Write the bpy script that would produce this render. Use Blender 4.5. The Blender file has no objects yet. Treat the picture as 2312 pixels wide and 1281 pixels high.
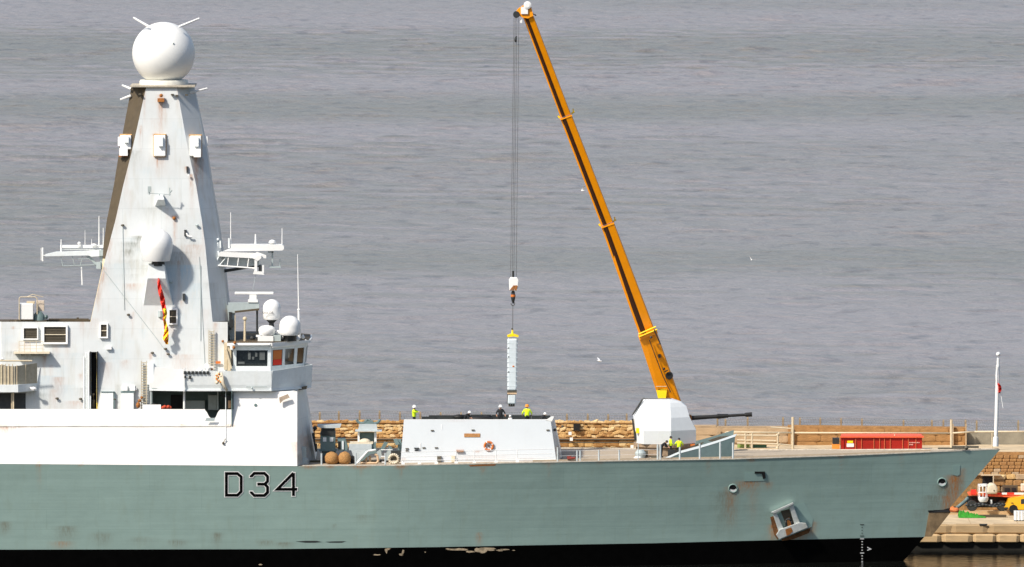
import bpy, bmesh, math, random
import numpy as np
from mathutils import Vector, Matrix
random.seed(7); np.random.seed(7)
R = math.radians
# ------------------------------------------------------------------ camera
CH, CD, TH, FP = 80.0, 1000.0, math.atan(55.0/1000.0), 26040.0
scene = bpy.context.scene
cam = bpy.data.cameras.new('camera'); camo = bpy.data.objects.new('camera', cam)
scene.collection.objects.link(camo); scene.camera = camo
camo.location = (0, -CD, CH); camo.rotation_euler = (R(90)-TH, 0, 0)
cam.sensor_width = 36; cam.lens = FP/2312*36; cam.clip_start = 10; cam.clip_end = 40000
scene.render.resolution_x = 1024; scene.render.resolution_y = 567
# ------------------------------------------------------------------ light
SUN_EL, SUN_AZ = 44, 47        # azimuth: degrees to the left of the viewer's back
w = bpy.data.worlds.new('World'); scene.world = w; w.use_nodes = True
nt = w.node_tree; nt.nodes.clear()
sky = nt.nodes.new('ShaderNodeTexSky'); sky.sky_type = 'NISHITA'; sky.sun_disc = False
sky.sun_elevation = R(SUN_EL); sky.sun_rotation = R(180+SUN_AZ)
sky.air_density = 1.0; sky.dust_density = 2.0; sky.ozone_density = 1.0
bg = nt.nodes.new('ShaderNodeBackground'); bg.inputs[1].default_value = 0.12
wo = nt.nodes.new('ShaderNodeOutputWorld')
nt.links.new(sky.outputs[0], bg.inputs[0]); nt.links.new(bg.outputs[0], wo.inputs[0])
sl = bpy.data.lights.new('sun', 'SUN'); sl.energy = 4.3; sl.angle = R(3.5); sl.color = (1.0, 0.93, 0.83)
so = bpy.data.objects.new('sun', sl); scene.collection.objects.link(so); so.location = (-200, -400, 400)
sv = Vector((-math.sin(R(SUN_AZ))*math.cos(R(SUN_EL)), -math.cos(R(SUN_AZ))*math.cos(R(SUN_EL)), math.sin(R(SUN_EL))))
so.rotation_euler = sv.to_track_quat('Z', 'Y').to_euler()
vs = scene.view_settings
scene.display_settings.display_device = 'sRGB'
vs.view_transform = 'Standard'; vs.look = 'None'; vs.exposure = 0.2; vs.gamma = 1.0; vs.use_curve_mapping = False

# ------------------------------------------------------------------ helpers
CT, ST = math.cos(TH), math.sin(TH)
def P(px, py, Y):
    dx = (px-1156.0)/FP; dy = (640.5-py)/FP
    d = (dx, CT+dy*ST, -ST+dy*CT); t = (Y+CD)/d[1]
    return Vector((d[0]*t, Y, CH+d[2]*t))
def proj(x, y, z):
    vy, vz = y+CD, z-CH
    f = vy*CT - vz*ST; u = vy*ST + vz*CT
    return 1156+FP*x/f, 640.5-FP*u/f
def on(px, py, fn, off=0.0):
    Y = 3.0
    for _ in range(8):
        p = P(px, py, Y); Y = fn(p.x, p.z)-off
    return P(px, py, Y)
MATS = {}
def mat(name, rgb, rough=0.55, var=0.10, scale=1.5, metal=0.0, stain=False, streak=0.0, bump=0.0, bscale=8.0, spec=0.4, coat=0.0, seams=None):
    if name in MATS: return MATS[name]
    m = bpy.data.materials.new(name); m.use_nodes = True; t = m.node_tree; n = t.nodes; L = t.links
    b = n['Principled BSDF']; b.inputs['Roughness'].default_value = rough; b.inputs['Metallic'].default_value = metal
    b.inputs['Specular IOR Level'].default_value = spec
    b.inputs['Coat Weight'].default_value = coat
    tc = n.new('ShaderNodeTexCoord')
    nz = n.new('ShaderNodeTexNoise'); nz.inputs['Scale'].default_value = scale; nz.inputs['Detail'].default_value = 5; nz.inputs['Roughness'].default_value = .6
    L.new(tc.outputs['Object'], nz.inputs['Vector'])
    mr = n.new('ShaderNodeMapRange'); mr.inputs[1].default_value = .3; mr.inputs[2].default_value = .7
    mr.inputs[3].default_value = 1-var; mr.inputs[4].default_value = 1+var
    L.new(nz.outputs['Fac'], mr.inputs[0])
    base = n.new('ShaderNodeVectorMath'); base.operation = 'SCALE'; base.inputs[0].default_value = rgb
    L.new(mr.outputs[0], base.inputs['Scale'])
    col = base.outputs[0]
    def mixc(fac, a, c):
        mx = n.new('ShaderNodeMix'); mx.data_type = 'RGBA'
        L.new(fac, mx.inputs[0]); L.new(a, mx.inputs[6])
        if isinstance(c, tuple): mx.inputs[7].default_value = (*c, 1)
        else: L.new(c, mx.inputs[7])
        return mx.outputs[2]
    def math_(op, a, bb):
        q = n.new('ShaderNodeMath'); q.operation = op; q.use_clamp = True
        for i, v in enumerate((a, bb)):
            if isinstance(v, (int, float)): q.inputs[i].default_value = v
            else: L.new(v, q.inputs[i])
        return q.outputs[0]
    if streak > 0:      # long faint vertical run marks
        mp = n.new('ShaderNodeMapping'); mp.inputs['Scale'].default_value = (2.2, 2.2, .14)
        L.new(tc.outputs['Object'], mp.inputs[0])
        n2 = n.new('ShaderNodeTexNoise'); n2.inputs['Scale'].default_value = 1; n2.inputs['Detail'].default_value = 6
        L.new(mp.outputs[0], n2.inputs['Vector'])
        m2 = n.new('ShaderNodeMapRange'); m2.inputs[1].default_value = .52; m2.inputs[2].default_value = .75; m2.inputs[3].default_value = 0; m2.inputs[4].default_value = streak
        L.new(n2.outputs['Fac'], m2.inputs[0])
        col = mixc(m2.outputs[0], col, (rgb[0]*.62+.03, rgb[1]*.55+.02, rgb[2]*.42))
    if seams:
        sx = n.new('ShaderNodeSeparateXYZ'); L.new(tc.outputs['Object'], sx.inputs[0]); cx = n.new('ShaderNodeCombineXYZ'); L.new(sx.outputs[0], cx.inputs[0]); L.new(sx.outputs[2], cx.inputs[1])
        bk_ = n.new('ShaderNodeTexBrick'); L.new(cx.outputs[0], bk_.inputs['Vector']); bk_.inputs['Scale'].default_value = 1; bk_.inputs['Brick Width'].default_value = seams[0]; bk_.inputs['Row Height'].default_value = seams[1]
        bk_.inputs['Mortar Size'].default_value = .03; bk_.inputs['Mortar Smooth'].default_value = .6; bk_.inputs['Color1'].default_value = (1,1,1,1); v_ = 1-seams[3]; bk_.inputs['Color2'].default_value = (v_,v_,v_,1); v_ = 1-seams[2]; bk_.inputs['Mortar'].default_value = (v_*.98,v_,v_,1)
        ml = n.new('ShaderNodeVectorMath'); ml.operation = 'MULTIPLY'; L.new(col, ml.inputs[0]); L.new(bk_.outputs[0], ml.inputs[1]); col = ml.outputs[0]
    if stain:
        at = n.new('ShaderNodeVertexColor'); at.layer_name = 'stain'
        sp = n.new('ShaderNodeSeparateColor'); L.new(at.outputs[0], sp.inputs[0])
        n3 = n.new('ShaderNodeTexNoise'); n3.inputs['Scale'].default_value = 3.0; n3.inputs['Detail'].default_value = 8; n3.inputs['Roughness'].default_value = .7
        mp3 = n.new('ShaderNodeMapping'); mp3.inputs['Scale'].default_value = (2.6, 2.6, .32)
        L.new(tc.outputs['Object'], mp3.inputs[0]); L.new(mp3.outputs[0], n3.inputs['Vector'])
        r3 = n.new('ShaderNodeMapRange'); r3.inputs[1].default_value = .32; r3.inputs[2].default_value = .62; r3.inputs[3].default_value = .15; r3.inputs[4].default_value = 1.25
        L.new(n3.outputs['Fac'], r3.inputs[0])
        col = mixc(math_('MULTIPLY', sp.outputs[1], r3.outputs[0]), col, (.17, .165, .12))
        col = mixc(math_('MULTIPLY', sp.outputs[2], r3.outputs[0]), col, (.50, .47, .40) if stain == 'hull' else (.42, .55, .62))
        col = mixc(math_('MULTIPLY', sp.outputs[0], r3.outputs[0]), col, (.40, .15, .028))
    L.new(col, b.inputs['Base Color'])
    if bump > 0:
        nb = n.new('ShaderNodeTexNoise'); nb.inputs['Scale'].default_value = bscale; nb.inputs['Detail'].default_value = 6
        L.new(tc.outputs['Object'], nb.inputs['Vector'])
        bp = n.new('ShaderNodeBump'); bp.inputs['Strength'].default_value = .8; bp.inputs['Distance'].default_value = bump
        L.new(nb.outputs['Fac'], bp.inputs['Height']); L.new(bp.outputs[0], b.inputs['Normal'])
    MATS[name] = m
    return m
ORG = {}
def root(name, loc, label, cat, group=None):
    o = bpy.data.objects.new(name, None); scene.collection.objects.link(o); o.location = loc
    o.empty_display_size = .5
    ORG[o.name] = Vector(loc); o['label'] = label; o['category'] = cat
    if group: o['group'] = group
    return o
def tag(o, label, cat, group=None):
    o['label'] = label; o['category'] = cat
    if group: o['group'] = group
    return o
SPLIT = set('''stanchion guard_rail_post deck_locker tan_pipe vertical_pipes lightning_rod mast_bracket whip_antenna lamp_fitting wall_fitting cleat
wall_locker locker_lid balcony_bracket platform_post floodlight lamp_box doorway recess_brace hazard_stripe hoist_rope tail_feet canister_mark hook_shank bent_pipe sheave head_plate satellite_dome
buttress_pilaster white_meter_box faded_lettering mast_hatch nav_lamp deck_box gun_side_box mooring_bollard antenna_cluster antenna_base launcher_leg breaker_stiffener reel_bar
vent_hood weed_course quay_joints frame_tubes collar_fitting far_side draught_marks upper_draught_marks tally_marks bow_chock tarpaulin pipe_run cable_run valve_cluster yard_bracket aerial_frame reel_frame console_reflection'''.split())
class MB:
    def __init__(s): s.v = []; s.f = []; s.mi = []
    def add(s, vs_, fs, mi=0):
        k = len(s.v); s.v += [tuple(v) for v in vs_]; s.f += [tuple(i+k for i in f) for f in fs]; s.mi += [mi]*len(fs)
        return s
    def hexa(s, a, b, mi=0):    # a, b: two quads of points
        return s.add(list(a)+list(b), [(0,1,2,3),(7,6,5,4),(0,4,5,1),(1,5,6,2),(2,6,7,3),(3,7,4,0)], mi)
    def box(s, x0, x1, y0, y1, z0, z1, mi=0):
        return s.hexa([(x0,y0,z0),(x1,y0,z0),(x1,y0,z1),(x0,y0,z1)], [(x0,y1,z0),(x1,y1,z0),(x1,y1,z1),(x0,y1,z1)], mi)
    def pbox(s, px0, py0, px1, py1, Y, d, mi=0):   # front face seen at this picture rectangle, standing at depth Y
        a = P(px0, py1, Y); b = P(px1, py0, Y)
        return s.box(a.x, b.x, Y, Y+d, a.z, b.z, mi)
    def onbox(s, px0, py0, px1, py1, fn, d, back=.06, mi=0):
        cs = [(px0,py1),(px1,py1),(px1,py0),(px0,py0)]
        b = [on(x, y, fn, 0) for x, y in cs]
        return s.hexa([v+Vector((0,-d,0)) for v in b], [v+Vector((0,back,0)) for v in b], mi)
    def poly(s, pts, Y, d, mi=0):                  # outline prism
        fr = []
        for q in pts:
            yy = q[2] if len(q) > 2 else Y
            fr.append(P(q[0], q[1], yy))
        bk = [v+Vector((0, d, 0)) for v in fr]; n = len(fr)
        return s.add(fr+bk, [tuple(range(n)), tuple(range(2*n-1, n-1, -1))]+[(i, i+n, (i+1) % n+n, (i+1) % n) for i in range(n)], mi)
    def tube(s, a, b, r0, r1=None, n=8, mi=0):
        r1 = r0 if r1 is None else r1; a = Vector(a); b = Vector(b); d = (b-a)
        if d.length < 1e-6: return s
        q = d.to_track_quat('Z', 'Y'); c = []
        for p, r in ((a, r0), (b, r1)):
            for i in range(n):
                t = 2*math.pi*i/n; c.append(p+q @ Vector((r*math.cos(t), r*math.sin(t), 0)))
        return s.add(c, [tuple(reversed(range(n))), tuple(range(n, 2*n))]+[(i, (i+1) % n, (i+1) % n+n, i+n) for i in range(n)], mi)
    def path(s, pts, r, n=6, mi=0):
        for a, b in zip(pts[:-1], pts[1:]): s.tube(a, b, r, n=n, mi=mi)
        return s
    def lathe(s, c, prof, n=32, axis='Z', mi=0):   # prof: list of (r, h)
        c = Vector(c); vs_ = []
        for r, h in prof:
            for i in range(n):
                t = 2*math.pi*i/n; x, y = r*math.cos(t), r*math.sin(t)
                vs_.append(c+(Vector((x, y, h)) if axis == 'Z' else (Vector((x, h, y)) if axis == 'Y' else Vector((h, x, y)))))
        fs = []
        for k in range(len(prof)-1):
            for i in range(n):
                a, b = k*n+i, k*n+(i+1) % n; fs.append((a, b, b+n, a+n))
        fs.append(tuple(reversed(range(n)))); m = (len(prof)-1)*n; fs.append(tuple(range(m, m+n)))
        return s.add(vs_, fs, mi)
    def ball(s, c, r, n=16, sq=(1,1,1), mi=0):
        c = Vector(c); vs_ = []; m = n//2
        for k in range(1, m):
            th = math.pi*k/m
            for i in range(n):
                t = 2*math.pi*i/n; vs_.append(c+Vector((r*sq[0]*math.sin(th)*math.cos(t), r*sq[1]*math.sin(th)*math.sin(t), r*sq[2]*math.cos(th))))
        fs = [(k*n+i, (k+1)*n+i, (k+1)*n+(i+1) % n, k*n+(i+1) % n) for k in range(m-2) for i in range(n)]
        T = len(vs_); vs_ += [c+Vector((0,0,r*sq[2])), c-Vector((0,0,r*sq[2]))]
        fs += [(T, i, (i+1) % n) for i in range(n)]+[(T+1, (m-2)*n+(i+1) % n, (m-2)*n+i) for i in range(n)]
        return s.add(vs_, fs, mi)
    def grid(s, rows):                              # rows of points, both ways
        k = len(s.v); nr, nc = len(rows), len(rows[0])
        for r in rows: s.v += [tuple(p) for p in r]
        for i in range(nr-1):
            for j in range(nc-1):
                a = k+i*nc+j; s.f.append((a, a+1, a+nc+1, a+nc)); s.mi.append(0)
        return s
    def islands(s):
        par = list(range(len(s.v)))
        def fd(a):
            while par[a] != a: par[a] = par[par[a]]; a = par[a]
            return a
        for f in s.f:
            for b in f[1:]: par[fd(b)] = fd(f[0])
        grp = {}
        for k, f in enumerate(s.f): grp.setdefault(fd(f[0]), []).append(k)
        out = []
        for ks in grp.values():
            ids = sorted({i for k in ks for i in s.f[k]}); mp = {i: j for j, i in enumerate(ids)}
            q = MB(); q.v = [s.v[i] for i in ids]; q.f = [tuple(mp[i] for i in s.f[k]) for k in ks]; q.mi = [s.mi[k] for k in ks]; out.append(q)
        return out
    def build(s, name, m, parent=None, smooth=False, fix=True, stains=None, label=None, kind=None):
        if name in SPLIT and parent is not None:
            pcs = s.islands()
            if len(pcs) > 1:
                for q in pcs: o = q.build1(name, m, parent, smooth, fix, stains, label, kind)
                return o
        return s.build1(name, m, parent, smooth, fix, stains, label, kind)
    def build1(s, name, m, parent=None, smooth=False, fix=True, stains=None, label=None, kind=None):
        me = bpy.data.meshes.new(name); org = ORG[parent.name] if parent else Vector((0,0,0))
        me.from_pydata([(v[0]-org.x, v[1]-org.y, v[2]-org.z) for v in s.v], [], s.f)
        ms = m if isinstance(m, (list, tuple)) else [m]
        for q in ms: me.materials.append(q)
        if len(ms) > 1: me.polygons.foreach_set('material_index', s.mi)
        if fix:
            bm = bmesh.new(); bm.from_mesh(me); bmesh.ops.recalc_face_normals(bm, faces=bm.faces); bm.to_mesh(me); bm.free()
        if smooth:
            for p in me.polygons: p.use_smooth = True
            if smooth != 'all':
                bm = bmesh.new(); bm.from_mesh(me)
                for e in bm.edges:
                    if len(e.link_faces) == 2 and e.calc_face_angle(0) > R(38): e.smooth = False
                bm.to_mesh(me); bm.free()
        if stains is not None:
            ca = me.color_attributes.new('stain', 'FLOAT_COLOR', 'POINT')
            A = np.array([(v[0], v[1], v[2]) for v in s.v]); px, py = proj(A[:,0], A[:,1], A[:,2])
            C = np.zeros((len(A), 4)); C[:,3] = 1
            for (x, y0, y1, wd, st, ch) in stains:
                t = (py-y0)/(y1-y0)
                f = np.clip(1-np.clip(t, 0, 9), 0, 1)*np.clip((t*(y1-y0)+3)/3, 0, 1)
                C[:, ch] = np.maximum(C[:, ch], st*np.exp(-((px-x)/wd)**2)*f)
            ca.data.foreach_set('color', C.ravel())
        o = bpy.data.objects.new(name, me); scene.collection.objects.link(o)
        if parent: o.parent = parent
        else:
            ORG[o.name] = Vector((0,0,0))
        ORG[o.name] = org
        if label: o['label'] = label
        if kind: o['kind'] = kind
        return o
def soften(o, wd=.03, seg=2):
    b = o.modifiers.new('bevel', 'BEVEL'); b.width = wd; b.segments = seg; b.limit_method = 'ANGLE'; b.angle_limit = R(30)
    return o
def interp(x, pts):
    return float(np.interp(x, [p[0] for p in pts], [p[1] for p in pts]))

# ------------------------------------------------------------------ materials
M_white = mat('superstructure_paint', (.62, .645, .645), .5, .08, .30, stain=True, streak=.30, seams=(3.4, 2.6, .12, .03))
M_slab = mat('side_plating_paint', (.84, .83, .80), .5, .02, .5, stain=True, streak=.06)
M_paint = mat('pale_ship_paint', (.76, .80, .80), .45, .05, 3, streak=.12)
M_bright = mat('white_gloss_paint', (.84, .84, .82), .35, .02, 3)
M_grey = mat('grey_ship_paint', (.40, .46, .46), .5, .08, 3, streak=.15)
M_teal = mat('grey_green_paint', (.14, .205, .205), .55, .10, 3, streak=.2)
M_dark = mat('dark_metal', (.030, .033, .033), .5, .2, 4)
M_black = mat('black_rubber', (.010, .010, .010), .6, .1, 4)
M_brown = mat('weathered_brown_paint', (.085, .064, .038), .7, .15, 2, streak=.3)
M_rust = mat('rust', (.33, .125, .03), .8, .3, 6)
M_mesh = mat('louvre_bronze', (.095, .082, .058), .6, .15, 6)
M_deck = mat('deck_coating', (.42, .35, .26), .8, .10, 2, bump=.01)
M_cream = mat('cream_canvas', (.66, .58, .44), .8, .10, 4, streak=.2)
M_tan = mat('tan_rope', (.38, .20, .07), .9, .5, 14, bump=.05, bscale=14)
M_glass = mat('window_glass', (.012, .016, .018), .06, .05, 2, spec=.8)
M_orange = mat('orange_vinyl', (.62, .17, .03), .6, .05, 3)
M_red = mat('red_paint', (.36, .012, .004), .5, .10, 3, streak=.15)
M_redlid = mat('bright_red_paint', (.85, .13, .05), .5, .06, 3)
M_redfl = mat('red_cloth', (.75, .04, .02), .8, .06, 3)
M_yelfl = mat('yellow_cloth', (.88, .62, .02), .8, .06, 3)
M_crane = mat('crane_orange', (1.0, .345, .001), .38, .06, 1.5, streak=.1, coat=.2)
M_crane2 = mat('crane_yellow', (1.0, .70, .01), .4, .05, 2)
M_cranedk = mat('boom_dark_face', (.05, .015, .004), .5, .15, 3)  # tone of the shadow painted along the boom groove
M_hiv = mat('hi_vis_yellow', (.72, .95, .02), .7, .06, 6)
M_navy = mat('dark_overalls', (.018, .019, .022), .85, .2, 6)
M_skin = mat('skin', (.50, .27, .18), .6, .05, 6)
M_hat = mat('white_helmet', (.85, .85, .83), .3, .02, 6)
M_orj = mat('orange_workwear', (.80, .28, .04), .8, .05, 6)
M_conc = mat('quay_concrete', (.56, .44, .28), .85, .22, .7, bump=.02, bscale=3)
M_concf = mat('quay_face_stone', (.40, .28, .15), .9, .2, 1.0, bump=.04, bscale=3)
M_concf2 = mat('lower_kerb_stone', (.52, .36, .19), .9, .2, 1.0, bump=.04, bscale=3)
M_weed = mat('weed_covered_stone', (.012, .011, .008), .9, .3, 2)
M_wall = mat('breakwater_masonry', (.36, .19, .07), .9, .25, 1.6, bump=.05, bscale=4)
M_wallc = mat('breakwater_concrete', (.42, .30, .18), .9, .2, 1.0, bump=.03, bscale=4)
M_mortar = mat('stone_joint', (.27, .155, .06), .95, .3, 4, bump=.04)
M_post = mat('concrete_post', (.27, .205, .13), .9, .2, 5)
M_wire = mat('wire', (.20, .20, .19), .6, .1, 5)
M_rope = mat('steel_wire_rope', (.12, .12, .12), .5, .1, 5)
M_rail = mat('cream_rail_paint', (.62, .52, .36), .5, .08, 4, streak=.2)
M_green = mat('green_net', (.035, .26, .02), .9, .25, 8, bump=.05, bscale=9)
M_gull = mat('white_feathers', (.85, .85, .85), .8, .03, 8)

M_dodg = mat('dodger_canvas', (.44,.39,.29), .8, .15, 3, streak=.3)
M_tur = mat('turret_paint', (.72,.75,.76), .45, .03, 2, streak=.08)
M_can = mat('canister_paint', (.64,.70,.73), .45, .06, 3, streak=.1)
M_conso = mat('console_grey', (.10,.11,.11), .6)
M_cap = mat('cap_grey_paint', (.50,.55,.56), .5, .08, 3, streak=.2)
M_rib = mat('rib_paint', (.60,.64,.64), .5, .05, 4)
M_collar = mat('collar_paint', (.72,.71,.64), .5, .06, 4, streak=.3)
# ------------------------------------------------------------------ sea
def water_mat(name, rgb, rough, dist, spec, sc, tint=.0):
    lo, hi = .42, .58
    m = bpy.data.materials.new(name); m.use_nodes = True; t = m.node_tree; n = t.nodes; L = t.links
    b = n['Principled BSDF']; b.inputs['Roughness'].default_value = rough; b.inputs['IOR'].default_value = 1.33
    b.inputs['Specular IOR Level'].default_value = spec
    tc = n.new('ShaderNodeTexCoord'); mp = n.new('ShaderNodeMapping'); mp.inputs['Scale'].default_value = (sc[0], sc[1], 1)
    L.new(tc.outputs['Object'], mp.inputs[0])
    nz = n.new('ShaderNodeTexNoise'); nz.inputs['Scale'].default_value = 1; nz.inputs['Detail'].default_value = 5; nz.inputs['Roughness'].default_value = .55
    L.new(mp.outputs[0], nz.inputs['Vector'])
    bp = n.new('ShaderNodeBump'); bp.inputs['Distance'].default_value = dist; L.new(nz.outputs['Fac'], bp.inputs['Height']); L.new(bp.outputs[0], b.inputs['Normal'])
    mp2 = n.new('ShaderNodeMapping'); mp2.inputs['Scale'].default_value = (.0022, .0042, 1); L.new(tc.outputs['Object'], mp2.inputs[0])
    n2 = n.new('ShaderNodeTexNoise'); n2.inputs['Scale'].default_value = 1; n2.inputs['Detail'].default_value = 4
    L.new(mp2.outputs[0], n2.inputs['Vector'])
    r2 = n.new('ShaderNodeMapRange'); r2.inputs[1].default_value = .42; r2.inputs[2].default_value = .58
    L.new(n2.outputs['Fac'], r2.inputs[0])
    mx = n.new('ShaderNodeMix'); mx.data_type = 'RGBA'; L.new(r2.outputs[0], mx.inputs[0])
    mx.inputs[6].default_value = (rgb[0]*(1-tint*.95), rgb[1]*(1-tint*.8), rgb[2]*(1-tint*1.25), 1)
    mx.inputs[7].default_value = (rgb[0]*(1+tint*.4), rgb[1]*(1+tint*.4), rgb[2]*(1+tint*.5), 1)
    mp3 = n.new('ShaderNodeMapping'); mp3.inputs['Scale'].default_value = (.24, .11, 1); L.new(tc.outputs['Object'], mp3.inputs[0])
    n3 = n.new('ShaderNodeTexNoise'); n3.inputs['Scale'].default_value = 1; n3.inputs['Detail'].default_value = 3; L.new(mp3.outputs[0], n3.inputs['Vector'])
    r3 = n.new('ShaderNodeMapRange'); r3.inputs[1].default_value = .56; r3.inputs[2].default_value = .74; r3.inputs[3].default_value = 1.0; r3.inputs[4].default_value = .66; L.new(n3.outputs['Fac'], r3.inputs[0])  # shading of wave troughs painted into the water colour as dark streaks
    sc3 = n.new('ShaderNodeVectorMath'); sc3.operation = 'SCALE'; L.new(mx.outputs[2], sc3.inputs[0]); L.new(r3.outputs[0], sc3.inputs['Scale'])
    L.new(sc3.outputs[0], b.inputs['Base Color'])
    return m
M_sea = water_mat('sea_water', (.252, .228, .220), .30, 1.0, .5, (.26, .30), .20)
M_harb = water_mat('harbour_water', (.006, .007, .006), .05, .06, .5, (1.2, .8), .0)
def wave_sheet():
    xs = np.concatenate([[-9000, -3000, -900, -400, -240], np.arange(-160, 161, 1.3), [240, 400, 900, 3000, 9000]])
    ys = [53.0]
    while ys[-1] < 3300: ys.append(ys[-1]+1.5+ys[-1]*.0009)
    ys = np.array(ys+[3800, 4600, 7000, 14000, 30000])
    X, Y = np.meshgrid(xs, ys); Z = np.zeros_like(X)
    rng = np.random.RandomState(3)
    for i in range(46):
        lam = 4.2*1.9**(rng.rand()*2.6); ang = R(rng.normal(84, 30)); k = 2*math.pi/lam
        am = .0052*lam*(.35+rng.rand())*min(1,(8/lam)**.7); ph = rng.rand()*6.28
        Z += am*np.sin(k*(math.cos(ang)*X+math.sin(ang)*Y)+ph+1.2*np.sin(X*.017+i)*np.sin(Y*.011+i*2))
    gust = .75+.35*np.sin(X*.011+Y*.0034)*np.sin(Y*.0076+1.3)
    Z *= gust*np.clip((165-np.abs(X))/30, 0, 1)*np.clip((3500-Y)/200, 0, 1)
    nr, nc = X.shape; V = np.stack([X, Y, Z], -1).reshape(-1, 3)
    I = np.arange(nr*nc).reshape(nr, nc); F = np.stack([I[:-1,:-1], I[:-1,1:], I[1:,1:], I[1:,:-1]], -1).reshape(-1, 4)
    me = bpy.data.meshes.new('sea'); me.vertices.add(len(V)); me.vertices.foreach_set('co', V.ravel())
    me.loops.add(F.size); me.loops.foreach_set('vertex_index', F.ravel().astype(np.int32))
    me.polygons.add(len(F)); me.polygons.foreach_set('loop_start', (np.arange(len(F))*4).astype(np.int32))
    me.update(); me.validate()
    for p in me.polygons: p.use_smooth = True
    me.materials.append(M_sea); o = bpy.data.objects.new('sea', me); scene.collection.objects.link(o); o['kind'] = 'structure'
wave_sheet()
MB().add([(-9000,-1500,0),(9000,-1500,0),(9000,52.9,0),(-9000,52.9,0)], [(0,1,2,3)]).build('harbour_water', M_harb, kind='structure')
# the hillside the photographer stands on is out of frame: a plain shore far in front is not needed

# ------------------------------------------------------------------ warship
SY = 10.6
ship = root('warship', (0, SY, 0), 'long pale grey navy warship marked D34 moored alongside the breakwater', 'warship')
DECK = [(-2400,1046),(0,1048),(680,1053),(900,1052),(1300,1043.5),(1660,1037.5),(1900,1030),(2083,1022.5),(2272,1014.5)]
X0, LEN = -12.0, 54.87
def bdeck(x): t = max(0, min(1, (x-X0)/LEN)); return SY*(1-t**1.42)
_zc = {}
def zdeck(x):
    k = round(x, 1)
    if k not in _zc:
        Y = SY-bdeck(x); f = 26*(1+0)
        # find the picture row of the deck edge at this station
        px = proj(x, Y, 10)[0]; _zc[k] = P(px, interp(px, DECK), Y).z
    return _zc[k]
ZT = zdeck(X0+LEN)
zk = {round(v, 2): None for v in ()}
def stem(z): return (X0+LEN)-(ZT-z)*.862
def hullY(x, z):
    zt = zdeck(min(max(x, -60), X0+LEN)); s = max(0, min(1, (z+0.0)/zt))
    B = 8.75+(SY-8.75)*s**1.1
    t = (x-X0)/(stem(z)-X0); p = 1.27+.15*s**2
    if t <= 0: return SY-B
    return SY-B*(1-min(t, 1)**p)
def hullP(px, py, off=0.0): return on(px, py, hullY, off)
BOOT = [(-2500,1242),(0,1241.5),(600,1240.5),(1000,1235.5),(1240,1231),(1560,1225.5),(1800,1219.5),(2060,1213.5),(2110,1212)]
HS = [ # rust / dirt / bare marks on the topsides: x, y0, y1, width, strength, channel
 (1640,1112,1235,26,.55,1),(1650,1100,1200,12,.5,0),(1690,1088,1115,26,.8,0),(1672,1095,1120,8,.75,0),(1735,1090,1110,8,.6,0),
 (2155,1075,1215,16,1,0),(2140,1120,1215,12,.8,0),(2172,1060,1140,6,.6,0),(1700,1088,1200,10,.35,0),(1600,1040,1080,3,.4,0),(1900,1032,1075,2,.4,0),(2035,1027,1060,2,.4,0),(1240,1050,1090,3,.3,0),(320,1050,1075,2,.4,0),(905,1055,1085,3,.4,0),(815,1055,1080,3,.4,0),(2135,1095,1215,22,.75,1),(2110,1120,1215,26,.6,1),(2165,1078,1150,8,.9,1),
 (1745,1185,1240,9,.95,0),(1830,1180,1222,11,.9,0),(1785,1208,1240,36,.9,0),
 (88,1049,1058,5,1,0),(183,1049,1054,4,.9,0),(88,1058,1110,3,.35,0),
 (700,1053,1062,16,.8,0),(745,1052,1060,9,1,0),(815,1052,1061,22,.9,0),(905,1052,1062,12,1,0),(1090,1047,1056,22,1,0),(1090,1056,1075,6,.5,0),
 (1697,1036,1046,6,1,0),(1355,1043,1050,6,.6,0),(1240,1045,1052,14,.5,0),(1900,1030,1036,5,.9,0),(1980,1027,1032,4,.8,0),(2035,1025,1030,4,.7,0),
 (10,1180,1215,14,.8,1),(150,1190,1242,22,.6,1),(230,1205,1242,20,.55,1),(320,1215,1242,30,.35,1),(400,1222,1240,20,.7,1),(490,1205,1240,10,.7,1),
 (600,1222,1238,18,.7,1),(640,1226,1242,18,.7,1),(820,1165,1190,20,.3,1),(755,1186,1200,4,.6,1),(140,1225,1243,20,.5,0),
 (1082,1205,1240,6,.6,0),(575,1040,1242,1.5,.35,1),(1000,1052,1235,1.5,.15,1),(1650,1120,1150,10,.35,0),(2080,1150,1215,20,.35,1)]
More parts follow.
